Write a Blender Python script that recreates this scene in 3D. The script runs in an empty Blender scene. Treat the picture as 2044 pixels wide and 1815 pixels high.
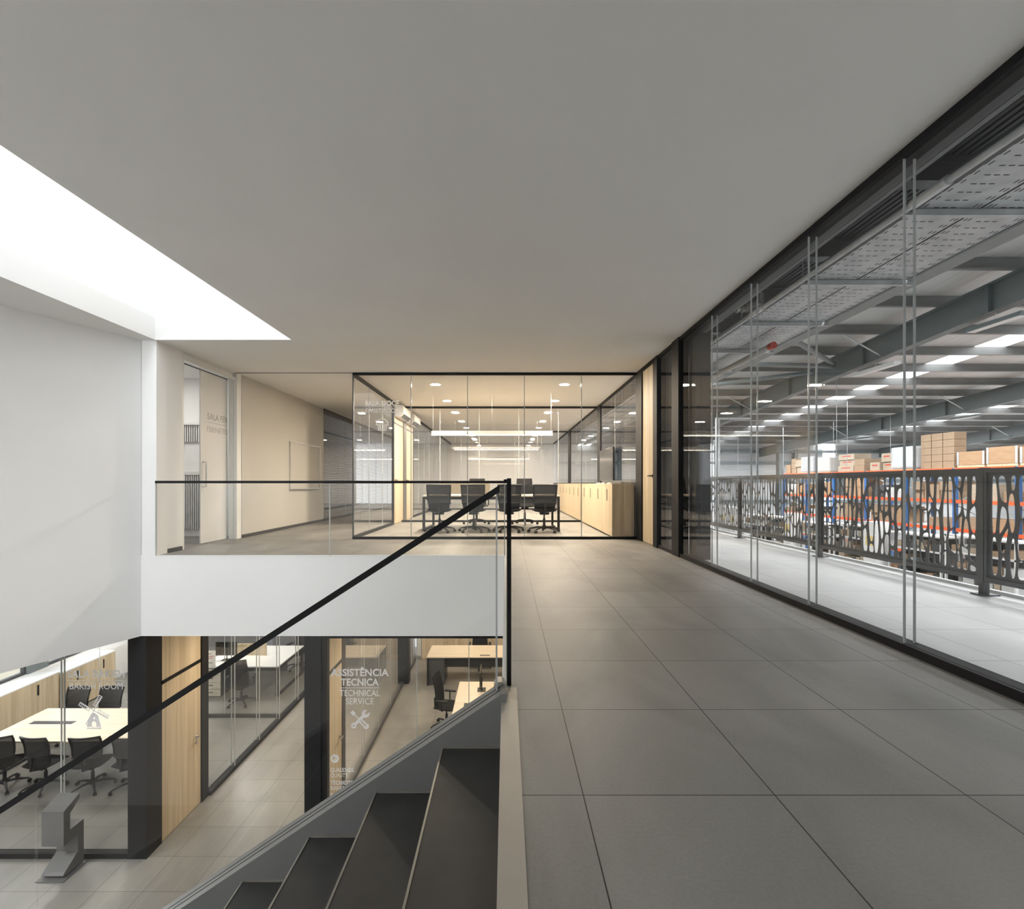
import bpy, bmesh, math, random
from mathutils import Vector, Matrix
from mathutils.geometry import tessellate_polygon
random.seed(7)
S = bpy.context.scene
C = S.collection
PI = math.pi

# ------------------------------------------------------------------ camera, exposure, world, daylight
cd = bpy.data.cameras.new('camera'); cam = bpy.data.objects.new('camera', cd); C.objects.link(cam)
cam.location = (0, 0, 1.0); cam.rotation_euler = (PI / 2, 0, 0)
cd.sensor_fit = 'HORIZONTAL'; cd.sensor_width = 36; cd.lens = 36 * 1010 / 2044
cd.shift_x = 12 / 2044; cd.shift_y = 57.5 / 2044
cd.clip_start = 0.05; cd.clip_end = 200
S.camera = cam
S.view_settings.view_transform = 'Standard'; S.view_settings.look = 'None'
S.view_settings.gamma = 1; S.view_settings.use_curve_mapping = False
S.view_settings.exposure = 0.68
S.cycles.transparent_max_bounces = 32
S.cycles.max_bounces = 10; S.cycles.diffuse_bounces = 5; S.cycles.glossy_bounces = 4
S.cycles.sample_clamp_indirect = 6
S.cycles.caustics_reflective = False; S.cycles.caustics_refractive = False
W = bpy.data.worlds.new('sky'); S.world = W; W.use_nodes = True
W.node_tree.nodes['Background'].inputs[0].default_value = (0.86, 0.93, 1.0, 1)
W.node_tree.nodes['Background'].inputs[1].default_value = 1.3

def area(name, loc, size, size_y, energy, col=(1, 1, 1), rot=(0, 0, 0), shape='RECTANGLE', spread=PI):
    l = bpy.data.lights.new(name, 'AREA'); l.shape = shape; l.size = size
    if shape == 'RECTANGLE': l.size_y = size_y
    l.energy = energy; l.color = col; l.spread = spread
    o = bpy.data.objects.new(name, l); C.objects.link(o); o.location = loc; o.rotation_euler = rot
    return o
DAY = (0.97, 0.985, 1.0)
WARM = (1.0, 0.84, 0.64)
# daylight entering through the rooflight over the stair void
area('rooflight_daylight', (-3.9, 1.8, 6.45), 1.7, 10.2, 150, DAY)
# fill light from an added, unseen window high behind the viewer
area('added_window_fill', (-7.95, -3.42, 2.0), 2.4, 1.7, 170, DAY, (PI / 2, 0, 0))
# daylight entering the warehouse through its translucent roof strips
for sx, e in ((4.9, 210), (12.3, 380), (19.8, 720), (27.2, 700)):
    for k in range(3):
        y = 4 + k * 10
        area('roof_strip_daylight', (sx, y, 4.85 - .058 * y), .9, 9, e, DAY, (-.058, 0, 0))
# daylight from the window band of the ground floor meeting room
area('window_band_daylight', (-10.75, 9.6, -2.2), 4.5, 1.6, 150, DAY, (0, -PI / 2, 0))

# ------------------------------------------------------------------ materials
def mat(name, col, rough=.6, metal=0., spec=.5, emit=0., ecol=None):
    m = bpy.data.materials.new(name); m.use_nodes = True
    b = m.node_tree.nodes['Principled BSDF']
    b.inputs['Base Color'].default_value = (*col, 1); b.inputs['Roughness'].default_value = rough
    b.inputs['Metallic'].default_value = metal; b.inputs['Specular IOR Level'].default_value = spec
    if emit:
        b.inputs['Emission Color'].default_value = (*(ecol or col), 1); b.inputs['Emission Strength'].default_value = emit
    return m
def nod(m, t, **k):
    n = m.node_tree.nodes.new(t)
    for a, v in k.items(): setattr(n, a, v)
    return n
def lk(m, a, b): m.node_tree.links.new(a, b)
def coords(m, sc=(1, 1, 1), loc=(0, 0, 0), rot=(0, 0, 0)):
    tc = nod(m, 'ShaderNodeTexCoord'); mp = nod(m, 'ShaderNodeMapping')
    mp.inputs['Scale'].default_value = sc; mp.inputs['Location'].default_value = loc; mp.inputs['Rotation'].default_value = rot
    lk(m, tc.outputs['Object'], mp.inputs['Vector']); return mp.outputs['Vector']
def noisy(name, c1, c2, sc, rough=.6, metal=0., spec=.5, detail=4, bump=0., nscale=1.):
    m = mat(name, c1, rough, metal, spec); b = m.node_tree.nodes['Principled BSDF']
    n = nod(m, 'ShaderNodeTexNoise'); n.inputs['Scale'].default_value = nscale; n.inputs['Detail'].default_value = detail
    lk(m, coords(m, sc), n.inputs['Vector'])
    r = nod(m, 'ShaderNodeValToRGB'); r.color_ramp.elements[0].color = (*c1, 1); r.color_ramp.elements[1].color = (*c2, 1)
    r.color_ramp.elements[0].position = .35; r.color_ramp.elements[1].position = .65
    lk(m, n.outputs['Fac'], r.inputs['Fac']); lk(m, r.outputs['Color'], b.inputs['Base Color'])
    if bump:
        bp = nod(m, 'ShaderNodeBump'); bp.inputs['Strength'].default_value = bump; bp.inputs['Distance'].default_value = .01
        lk(m, n.outputs['Fac'], bp.inputs['Height']); lk(m, bp.outputs['Normal'], b.inputs['Normal'])
    return m
def tile(name, c1, c2, grout, loc, T=.614, mortar=.0022, rough=.52, spec=.5):
    m = mat(name, c1, rough, 0, spec); b = m.node_tree.nodes['Principled BSDF']
    n = nod(m, 'ShaderNodeTexNoise'); n.inputs['Scale'].default_value = 1.6; n.inputs['Detail'].default_value = 8; n.inputs['Distortion'].default_value = .8
    lk(m, coords(m, (1.2, .55, 1), rot=(0, 0, .6)), n.inputs['Vector'])
    f = nod(m, 'ShaderNodeTexNoise'); f.inputs['Scale'].default_value = 90; f.inputs['Detail'].default_value = 3
    lk(m, coords(m), f.inputs['Vector'])
    mx = nod(m, 'ShaderNodeMath', operation='MULTIPLY_ADD'); mx.inputs[1].default_value = .3
    lk(m, f.outputs['Fac'], mx.inputs[0]); lk(m, n.outputs['Fac'], mx.inputs[2])
    r = nod(m, 'ShaderNodeValToRGB'); r.color_ramp.elements[0].color = (*c1, 1); r.color_ramp.elements[1].color = (*c2, 1)
    r.color_ramp.elements[0].position = .4; r.color_ramp.elements[1].position = .95
    lk(m, mx.outputs[0], r.inputs['Fac'])
    br = nod(m, 'ShaderNodeTexBrick'); br.offset = 0; br.squash = 1
    br.inputs['Scale'].default_value = 1; br.inputs['Brick Width'].default_value = T; br.inputs['Row Height'].default_value = T
    br.inputs['Mortar Size'].default_value = mortar; br.inputs['Mortar Smooth'].default_value = .1; br.inputs['Mortar'].default_value = (*grout, 1)
    lk(m, coords(m, loc=loc), br.inputs['Vector'])
    t2 = nod(m, 'ShaderNodeMix', data_type='RGBA', blend_type='MULTIPLY'); t2.inputs[0].default_value = 1
    br.inputs['Color1'].default_value = (1, 1, 1, 1); br.inputs['Color2'].default_value = (.9, .9, .9, 1)
    lk(m, r.outputs['Color'], t2.inputs[6]); lk(m, br.outputs['Color'], t2.inputs[7]); lk(m, t2.outputs[2], b.inputs['Base Color'])
    return m
def glassmat(name, tint=(.98, .98, .98), ior=1.72, gloss=1.0, haze=0.):
    m = bpy.data.materials.new(name); m.use_nodes = True; nt = m.node_tree; nt.nodes.clear()
    o = nod(m, 'ShaderNodeOutputMaterial'); tr = nod(m, 'ShaderNodeBsdfTransparent'); tr.inputs[0].default_value = (*tint, 1)
    gl = nod(m, 'ShaderNodeBsdfGlossy'); gl.inputs['Roughness'].default_value = .0; gl.inputs[0].default_value = (gloss, gloss, gloss, 1)
    fr = nod(m, 'ShaderNodeFresnel'); fr.inputs['IOR'].default_value = ior
    ge = nod(m, 'ShaderNodeNewGeometry'); sb = nod(m, 'ShaderNodeMath', operation='SUBTRACT'); sb.inputs[0].default_value = 1
    lk(m, ge.outputs['Backfacing'], sb.inputs[1])
    mu = nod(m, 'ShaderNodeMath', operation='MULTIPLY'); lk(m, fr.outputs[0], mu.inputs[0]); lk(m, sb.outputs[0], mu.inputs[1])
    mx = nod(m, 'ShaderNodeMixShader'); lk(m, mu.outputs[0], mx.inputs[0]); lk(m, tr.outputs[0], mx.inputs[1]); lk(m, gl.outputs[0], mx.inputs[2])
    lk(m, mx.outputs[0], o.inputs[0]); return m
def seethrough(name, col, alpha, rough=.6):
    m = mat(name, col, rough); m.node_tree.nodes['Principled BSDF'].inputs['Alpha'].default_value = alpha; return m

M = {}
M['white'] = noisy('white_plaster', (.86, .86, .853), (.845, .845, .838), (1, 1, 1), .75, spec=.2)
M['ceil'] = noisy('ceiling_paint', (.82, .815, .80), (.80, .795, .78), (1, 1, 1), .8, spec=.15)
M['beige'] = noisy('beige_wall', (.58, .565, .525), (.56, .545, .505), (1, 1, 1), .7, spec=.25)
M['black'] = noisy('black_frame_metal', (.008, .008, .009), (.012, .012, .013), (3, 3, 3), .6, spec=.2)
M['satin'] = noisy('black_panel', (.011, .011, .012), (.015, .015, .016), (2, 2, 2), .5, spec=.25)
M['dgrey'] = noisy('dark_grey_metal', (.045, .046, .048), (.055, .056, .058), (2, 2, 2), .45)
M['gwall'] = noisy('mid_grey_wall', (.16, .16, .165), (.18, .18, .185), (1, 1, 1), .6)
M['tile'] = tile('grey_floor_tile', (.19, .183, .171), (.34, .328, .308), (.035, .034, .032), (-.2477, -1.622, 0))
M['tilelow'] = tile('ground_floor_tile', (.20, .192, .178), (.29, .278, .255), (.06, .058, .054), (-.25, -.35, 0), rough=.32)
M['tilewalk_daylit'] = tile('walkway_tile_daylit', (.42, .42, .415), (.52, .52, .51), (.25, .25, .25), (-.37, -1.622, 0), rough=.5)  # grey tile lightened: strong daylight on the walkway is put into its colour
M['oak'] = noisy('pale_oak', (.50, .40, .26), (.66, .545, .38), (14, 14, .55), .5, spec=.3, detail=6, nscale=1.)
M['oaktop'] = noisy('pale_oak_top', (.60, .52, .40), (.68, .60, .48), (.5, 9, 9), .35, spec=.4, detail=6)
M['lam'] = noisy('white_laminate', (.78, .78, .77), (.80, .80, .79), (1, 1, 1), .3)
M['cream'] = noisy('cream_laminate', (.62, .57, .47), (.66, .61, .51), (1, 1, 8), .4)
M['plastic'] = noisy('black_plastic', (.010, .010, .011), (.015, .015, .016), (5, 5, 5), .5, spec=.3)
M['fabric'] = noisy('dark_fabric', (.014, .014, .015), (.022, .022, .023), (200, 200, 200), .95, spec=.15)
M['net'] = seethrough('back_mesh_fabric', (.018, .018, .019), .78, .9)
M['screenfab'] = noisy('taupe_screen_fabric', (.17, .155, .125), (.19, .175, .145), (60, 60, 60), .9)
M['chrome'] = noisy('brushed_steel', (.55, .55, .54), (.62, .62, .61), (2, 2, 30), .28, 1.)
M['alu'] = noisy('aluminium', (.60, .61, .62), (.66, .67, .68), (4, 4, 4), .4, .6)
M['joint'] = noisy('glass_edge', (.40, .42, .415), (.46, .48, .475), (2, 2, 2), .15)
M['bronze'] = noisy('bronze_trim', (.36, .335, .295), (.39, .365, .32), (3, 3, 3), .45, .25)
M['nosing'] = noisy('nosing_strip', (.30, .28, .25), (.34, .32, .28), (3, 3, 3), .4, .4)
M['tread'] = noisy('charcoal_tread', (.030, .0295, .029), (.042, .0412, .040), (6, 6, 6), .55, detail=8)
M['stringer'] = noisy('grey_stringer', (.17, .17, .168), (.19, .19, .188), (2, 2, 2), .42)
M['groove'] = mat('groove_black', (.004, .004, .004), .5)
M['glass'] = glassmat('clear_glass')
M['glass2'] = glassmat('railing_glass', (.97, .975, .972), 1.5, 1.)
M['glassw'] = glassmat('warehouse_glass', (.975, .98, .98), 1.38, .5)
M['etch'] = mat('etched_lettering', (.88, .885, .90), .6)
_n = nod(M['etch'], 'ShaderNodeBsdfTranslucent'); _n.inputs[0].default_value = (.88, .885, .9, 1)
_m = nod(M['etch'], 'ShaderNodeMixShader'); _m.inputs[0].default_value = .45; _nt = M['etch'].node_tree
lk(M['etch'], _nt.nodes['Principled BSDF'].outputs[0], _m.inputs[1]); lk(M['etch'], _n.outputs[0], _m.inputs[2]); lk(M['etch'], _m.outputs[0], _nt.nodes['Material Output'].inputs[0])
M['greyetch'] = seethrough('grey_lettering', (.45, .45, .46), .22)
M['steel'] = noisy('painted_grey_steel', (.155, .185, .192), (.175, .205, .212), (1.5, 1.5, 1.5), .5)
M['purlin'] = noisy('purlin_steel', (.23, .235, .235), (.27, .275, .275), (2, 2, 2), .5, .3)
M['galv'] = noisy('galvanised_steel', (.42, .43, .44), (.56, .57, .58), (6, 6, 6), .35, .5, detail=6)
M['deckdark'] = noisy('dark_ribbed_deck', (.06, .061, .062), (.09, .091, .092), (40, .4, 1), .6, spec=.3, bump=.4)
M['roof'] = noisy('white_roof_sheet', (.60, .59, .575), (.68, .67, .655), (18, .3, 1), .6, bump=.3)
M['clad'] = noisy('white_cladding', (.50, .505, .51), (.58, .585, .59), (1, 1, 16), .6, bump=.3)
M['conc'] = noisy('warehouse_concrete', (.36, .36, .355), (.42, .42, .415), (.8, .8, .8), .5)
M['daystrip'] = mat('translucent_sheet', (.9, .9, .9), .5, emit=2.6, ecol=(.97, .99, 1))
M['lamp'] = mat('lamp_diffuser', (.9, .9, .9), .5, emit=14, ecol=(1, .93, .82))
M['linear'] = mat('linear_lamp_diffuser', (.9, .9, .9), .5, emit=1.3, ecol=(1, .93, .84))
M['totem'] = noisy('totem_steel', (.125, .125, .123), (.14, .14, .138), (3, 3, 3), .5)
M['lampbody'] = noisy('lamp_body', (.42, .42, .41), (.45, .45, .44), (2, 2, 2), .6)
M['rail'] = noisy('anthracite_panel', (.095, .097, .10), (.11, .112, .116), (2, 2, 2), .5)
M['blue'] = noisy('blue_upright_paint', (.03, .12, .34), (.04, .15, .40), (2, 2, 2), .45)
M['orange'] = noisy('orange_beam_paint', (.75, .11, .03), (.85, .14, .04), (2, 2, 2), .45)
M['kraft'] = noisy('kraft_cardboard', (.31, .21, .13), (.37, .26, .17), (3, 3, 12), .8)
M['kraft2'] = noisy('pale_cardboard', (.38, .31, .23), (.44, .36, .27), (3, 3, 12), .8)
M['kraft3'] = noisy('orange_brown_cardboard', (.38, .23, .125), (.44, .28, .16), (3, 3, 12), .8)
M['whitebox'] = noisy('white_carton', (.50, .50, .495), (.56, .56, .555), (3, 3, 3), .7)
M['darkbox'] = noisy('dark_crate', (.05, .055, .06), (.08, .085, .09), (3, 3, 3), .6)
M['red'] = noisy('red_paint', (.45, .05, .03), (.52, .06, .04), (3, 3, 3), .5)
M['navy'] = noisy('navy_print', (.05, .10, .18), (.06, .12, .2), (3, 3, 3), .6)
M['film'] = seethrough('stretch_film', (.8, .82, .84), .45, .25)
M['yellow'] = noisy('yellow_sign', (.80, .62, .22), (.84, .66, .25), (3, 3, 3), .5)
M['green'] = noisy('grey_green_steel', (.25, .33, .33), (.28, .36, .36), (3, 3, 3), .5)
M['blindslat'] = noisy('blind_slat', (.075, .078, .083), (.09, .093, .098), (2, 2, 2), .4)
M['tv'] = noisy('display_glass', (.012, .012, .013), (.016, .016, .017), (2, 2, 2), .15)
M['paper'] = noisy('paper', (.78, .75, .68), (.80, .77, .70), (2, 2, 2), .8)
M['sand'] = noisy('sunlit_ground', (.52, .45, .32), (.62, .55, .42), (.4, .4, .4), .9)

# ------------------------------------------------------------------ geometry helpers
def BM(): return bmesh.new()
def bx(bm, x0, x1, y0, y1, z0, z1, bev=0., mi=0):
    x0, x1 = min(x0, x1), max(x0, x1); y0, y1 = min(y0, y1), max(y0, y1); z0, z1 = min(z0, z1), max(z0, z1)
    v = [bm.verts.new((x, y, z)) for x in (x0, x1) for y in (y0, y1) for z in (z0, z1)]
    fs = [bm.faces.new([v[i] for i in q]) for q in ((0, 1, 3, 2), (4, 6, 7, 5), (0, 4, 5, 1), (2, 3, 7, 6), (0, 2, 6, 4), (1, 5, 7, 3))]
    for f in fs: f.material_index = mi
    if bev:
        es = list({e for f in fs for e in f.edges})
        bmesh.ops.bevel(bm, geom=es, offset=bev, segments=2, affect='EDGES', profile=.6)
    return bm
def box(x0, x1, y0, y1, z0, z1, bev=0.): return bx(BM(), x0, x1, y0, y1, z0, z1, bev)
def tube(bm, pts, r, seg=8, closed=False, sq=(1, 1)):
    pts = [Vector(p) for p in pts]; n = len(pts); rings = []
    for i, p in enumerate(pts):
        a = pts[(i - 1) % n] if (i or closed) else p
        b = pts[(i + 1) % n] if (i < n - 1 or closed) else p
        d = (b - a).normalized()
        up = Vector((0, 0, 1)) if abs(d.z) < .9 else Vector((0, 1, 0))
        s = d.cross(up).normalized(); u = s.cross(d).normalized()
        rr = r[i] if isinstance(r, (list, tuple)) else r
        rings.append([bm.verts.new(p + s * math.cos(2 * PI * k / seg) * rr * sq[0] + u * math.sin(2 * PI * k / seg) * rr * sq[1]) for k in range(seg)])
    for i in range(n if closed else n - 1):
        A, B = rings[i], rings[(i + 1) % n]
        for k in range(seg): bm.faces.new((A[k], A[(k + 1) % seg], B[(k + 1) % seg], B[k]))
    if not closed:
        bm.faces.new(rings[0][::-1]); bm.faces.new(rings[-1])
    return bm
def prism(bm, poly, axis, a, b, holes=(), mi=0):
    """extrude a 2D polygon (with holes) between a and b along 'x','y' or 'z'"""
    def P(u, v, w): return {'x': (w, u, v), 'y': (u, w, v), 'z': (u, v, w)}[axis]
    loops = [list(poly)] + [list(h) for h in holes]
    flat = [p for l in loops for p in l]
    tris = tessellate_polygon([[Vector((p[0], p[1], 0)) for p in l] for l in loops])
    A = [bm.verts.new(P(p[0], p[1], a)) for p in flat]; B = [bm.verts.new(P(p[0], p[1], b)) for p in flat]
    for t in tris:
        for V, q in ((A, t), (B, t[::-1])):
            try: bm.faces.new([V[i] for i in q]).material_index = mi
            except ValueError: pass
    k = 0
    for l in loops:
        n = len(l)
        for i in range(n):
            j = (i + 1) % n
            try: bm.faces.new((A[k + i], A[k + j], B[k + j], B[k + i])).material_index = mi
            except ValueError: pass
        k += n
    bmesh.ops.recalc_face_normals(bm, faces=bm.faces)
    return bm
def mesh_of(name, bm, m, smooth=False):
    me = bpy.data.meshes.new(name); bmesh.ops.recalc_face_normals(bm, faces=bm.faces); bm.to_mesh(me); bm.free()
    for x in (m if isinstance(m, (list, tuple)) else [m]): me.materials.append(M[x] if isinstance(x, str) else x)
    if smooth:
        for p in me.polygons: p.use_smooth = True
        try: me.set_sharp_from_angle(angle=math.radians(35))
        except Exception: pass
    return me
def part(name, bm, m, parent=None, w=False, smooth=False, label=None, kind=None):
    if w and parent is not None:
        R = Matrix.Rotation(-parent.rotation_euler.z, 4, 'Z') @ Matrix.Translation(-Vector(parent.location))
        bmesh.ops.transform(bm, matrix=R, verts=bm.verts)
    o = bpy.data.objects.new(name, mesh_of(name, bm, m, smooth)); C.objects.link(o)
    if parent is not None: o.parent = parent
    if label: o['label'] = label
    if kind: o['kind'] = kind
    return o
def tag(o, label, cat, group=None, kind=None):
    o['label'] = label; o['category'] = cat
    if group: o['group'] = group
    if kind: o['kind'] = kind
    return o
def thing(name, label, cat, loc=(0, 0, 0), rz=0, group=None):
    o = bpy.data.objects.new(name, None); C.objects.link(o); o.location = loc; o.rotation_euler = (0, 0, rz)
    o.empty_display_size = .1
    return tag(o, label, cat, group)
def solo(name, bm, m, label, cat, group=None, smooth=False): return tag(part(name, bm, m, smooth=smooth), label, cat, group)
def struct(name, bm, m, label=None, cat=None, parent=None, smooth=False):
    o = part(name, bm, m, parent, smooth=smooth)
    if parent is None:
        o['kind'] = 'structure'
        if label: o['label'] = label
        if cat: o['category'] = cat
    return o
def sroot(name, label, cat, loc=(0, 0, 0)):
    o = bpy.data.objects.new(name, None); C.objects.link(o); o.location = loc; o['kind'] = 'structure'; o['label'] = label; o['category'] = cat
    return o
KIDS = {}
def dup(root, loc, rz=0, label=None, group=None):
    r = root.copy(); C.objects.link(r); r.location = loc; r.rotation_euler = (0, 0, rz)
    if label: r['label'] = label
    if group: r['group'] = group
    for ch in [o for o in KIDS.setdefault(root.name, [c for c in bpy.data.objects if c.parent == root])]:
        c = ch.copy(); C.objects.link(c); c.parent = r
        for g in KIDS.setdefault(ch.name, [q for q in bpy.data.objects if q.parent == ch]):
            d = g.copy(); C.objects.link(d); d.parent = c
    return r
def text_bm(s, size, bold=0., width=None, align='CENTER', depth=.001):
    """text as a mesh in the XZ plane, facing -Y, centred on origin"""
    cu = bpy.data.curves.new('t', 'FONT'); cu.body = s; cu.size = size; cu.offset = bold; cu.extrude = depth
    cu.align_x = align; cu.resolution_u = 3; cu.space_character = 1.02
    o = bpy.data.objects.new('t', cu); C.objects.link(o)
    dg = bpy.context.evaluated_depsgraph_get(); me = bpy.data.meshes.new_from_object(o.evaluated_get(dg))
    bm = BM(); bm.from_mesh(me); bpy.data.objects.remove(o); bpy.data.curves.remove(cu); bpy.data.meshes.remove(me)
    if width:
        xs = [v.co.x for v in bm.verts]; k = width / (max(xs) - min(xs))
        bmesh.ops.scale(bm, vec=(k, 1, 1), verts=bm.verts)
    bmesh.ops.rotate(bm, cent=(0, 0, 0), matrix=Matrix.Rotation(PI / 2, 3, 'X'), verts=bm.verts)
    return bm
def shift(bm, x, y, z): bmesh.ops.translate(bm, vec=(x, y, z), verts=bm.verts); return bm

H = 2.98       # upper ceiling
ZL = -4.24     # ground floor
ZS = -1.12     # underside of the slab
YE = 7.05      # front edge of the gallery slab
YF = 9.06      # glass front of the upper meeting room
XW = 2.37      # glass wall to the warehouse

# ------------------------------------------------------------------ shell: floors, ceilings, walls
f = BM(); bx(f, 0, 2.45, -3.5, YF, -.3, 0); bx(f, -5.0, 0, YE, YF, -.3, 0); bx(f, -7.6, 2.45, YF, 25.2, -.3, 0); bx(f, -7.6, -5.0, 7.3, YF, -.3, 0)
struct('floor', f, 'tile', 'grey tiled floor of the upper gallery and corridor', 'floor')
f = BM(); bx(f, -11, 2.46, -4, 16.2, ZL - .2, ZL)
struct('floor_ground', f, 'tilelow', 'grey tiled floor of the ground floor rooms', 'floor')
# white slab edge with the soffit behind
f = BM(); bx(f, -5.07, 0.0, YE - .03, YE, ZS, 0); bx(f, -5.07, 2.45, YE, 16, ZS, -.302); bx(f, -10.9, -5.07, YE, 16, ZS, -.302)
bx(f, -.02, .0, 2.5, YE - .03, -.4, -.001)
struct('trim_slab', f, 'white', 'white slab edge beam under the glass railing', 'slab edge')
# ceiling with the long rooflight opening, stretched unseen behind the viewer for more light
c = BM(); XO0, XO1, YO = -4.84, -2.96, 6.98
bx(c, XO1, 2.42, -3.5, YF, H, H + .3); bx(c, XO0, XO1, -3.5, -3.3, H, H + .3); bx(c, -9.5, XO0, -3.5, YO, H, H + .3); bx(c, -9.5, XO1, YO, YF, H, H + .3)
struct('ceiling', c, 'ceil', 'smooth grey white ceiling with long rooflight slot', 'ceiling')
c = BM(); bx(c, -7.6, 2.42, YF + .004, 25.2, H + .002, H + .3)
struct('ceiling_room', c, 'ceil', 'ceiling of the upper meeting rooms', 'ceiling')
# rooflight shaft
s = BM(); bx(s, XO0 - .15, XO0, -3.45, YO + .15, H + .3, 6.6); bx(s, XO1, XO1 + .15, -3.45, YO + .15, H + .3, 6.6)
bx(s, XO0, XO1, YO, YO + .15, H + .3, 6.6); bx(s, XO0, XO1, -3.45, -3.3, H + .3, 6.6)
struct('wall_rooflight', s, 'white', 'white walls of the rooflight shaft', 'wall')
w = sroot('window_1', 'rooflight glazing above the stair void', 'rooflight', (-3.9, 2.7, 6.6))
part('pane', box(XO0, XO1, -3.3, YO, 6.61, 6.63), 'glass', w, w=True)
fr = BM()
for y in (-3.3, -1.6, .5, 2.6, 4.7, YO - .05): bx(fr, XO0, XO1, y, y + .05, 6.6, 6.66)
part('frame', fr, 'alu', w, w=True)
# angled white wall left of the void
ang = lambda y: -5.05 - .416 * (YE - y)
struct('wall_left', prism(BM(), [(ang(YE), YE), (ang(-3.5), -3.5), (ang(-3.5) - .3, -3.5), (-5.35, YE)], 'z', ZS, H), 'white', 'white wall running at an angle along the stair void', 'wall')
struct('wall_pier', box(-5.05, -4.85, YE - .03, YE + .2, 0, H), 'white', 'narrow white pier beside the glass door', 'wall')
# soffit left of the angled wall, over the ground floor hall
struct('ceiling_hall', prism(BM(), [(ang(YE) - .05, YE), (ang(-3.5) - .05, -3.5), (-11, -3.5), (-11, YE)], 'z', ZS, ZS + .3), 'ceil', 'soffit over the ground floor hall', 'ceiling')
wb = BM(); bx(wb, -11, 2.45, -3.8, -3.5, ZL, -1.12); bx(wb, -9.5, 2.45, -3.8, -3.5, -1.12, 1.1); bx(wb, -9.5, -9.2, -3.8, -3.5, 1.1, 2.9); bx(wb, -6.7, 2.45, -3.8, -3.5, 1.1, 2.9); bx(wb, -9.5, 2.45, -3.8, -3.5, 2.9, H + .3)
struct('wall_back', wb, 'white', 'white wall behind the viewer', 'wall')
w = sroot('window_70', 'added unseen window high behind the viewer, placed to brighten the stair void', 'window', (-7.95, -3.6, 1.1))  # unseen window added to go with the fill light
fr = BM(); bx(fr, -9.2, -9.14, -3.62, -3.56, 1.1, 2.9); bx(fr, -6.76, -6.7, -3.62, -3.56, 1.1, 2.9); bx(fr, -9.14, -6.76, -3.62, -3.56, 1.1, 1.16); bx(fr, -9.14, -6.76, -3.62, -3.56, 2.84, 2.9)
part('frame', fr, 'black', w, w=True); part('pane', box(-9.14, -6.76, -3.6, -3.588, 1.16, 2.84), 'glass', w, w=True)
struct('wall_stairside', box(.02, .2, -3.5, YE, ZL, -.3), 'white', 'white wall below the gallery edge', 'wall')
# gallery: side wall with door opening, beige wall
struct('wall_door', bx(box(-5.0, -4.86, YE + .2, 7.6, 0, H), -5.0, -4.9, 7.6, 9.09, 2.9, H), 'white', 'white wall between pier and glass door', 'wall')
struct('wall_pillar', box(-4.99, -4.84, 9.1, 9.25, 0, H), 'white', 'white pillar at the start of the beige wall', 'wall')
struct('wall_beige', box(-4.98, -4.83, 9.25, 13.4, 0, H), 'beige', 'beige wall with a whiteboard', 'wall')
struct('baseboard_beige', box(-4.83, -4.815, 9.25, 13.4, 0, .06), 'dgrey', 'dark baseboard of the beige wall', 'baseboard')
struct('baseboard_door', box(-4.86, -4.845, YE + .2, 7.58, 0, .06), 'dgrey', 'dark baseboard next to the glass door', 'baseboard')
struct('trim_ceiling', box(-4.84, -2.74, YF - .01, YF + .01, H - .008, H), 'dgrey', 'thin dark seam line in the ceiling', 'ceiling seam')
struct('wall_corridor_end', box(-4.83, -2.735, 25, 25.2, 0, H), 'beige', 'wall at the far end of the upper corridor', 'wall')
struct('wall_room_end', box(-2.735, 2.4, 25, 25.2, 0, H), 'lam', 'pale end wall of the upper meeting rooms', 'wall')
# small room behind the glass door
struct('wall_small_far', box(-7.5, -5.0, 9.6, 9.7, 0, H), 'white', 'white end wall of the small room', 'wall')
r = BM(); bx(r, -7.6, -7.5, 7.3, 9.7, 0, H); bx(r, -7.5, -5.0, 7.2, 7.3, 0, H)
struct('wall_small_side', r, 'white', 'white walls of the small room behind the glass door', 'wall')
g = thing('slatted_grille', 'tall grille of dark and white vertical slats in the small room', 'grille', (-5.95, 9.59, .14))
part('backing', box(-6.4, -5.5, 9.57, 9.6, .14, 1.16), 'groove', g, w=True)
sl = BM()
for k in range(22): bx(sl, -6.4 + k * .041, -6.4 + k * .041 + .02, 9.545, 9.57, .14, 1.16)
part('slats', sl, 'lam', g, w=True)
part('sill', box(-6.45, -5.45, 9.53, 9.6, 1.16, 1.22), 'lam', g, w=True)
g = thing('slatted_grille', 'small square grille of vertical slats above the tall grille', 'grille', (-5.95, 9.59, 1.78))
part('backing', box(-6.1, -5.7, 9.57, 9.6, 1.78, 2.1), 'groove', g, w=True)
sl = BM()
for k in range(10): bx(sl, -6.1 + k * .041, -6.1 + k * .041 + .02, 9.545, 9.57, 1.78, 2.1)
part('slats', sl, 'lam', g, w=True)
fr = BM(); bx(fr, -6.2, -6.1, 9.5, 9.6, 1.74, 2.14); bx(fr, -6.1, -5.6, 9.5, 9.6, 2.1, 2.14)
part('reveal', fr, 'lam', g, w=True)
area('small_room_lamp', (-6.2, 8.4, 2.95), .5, .5, 13, (1, .97, .92))

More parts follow.
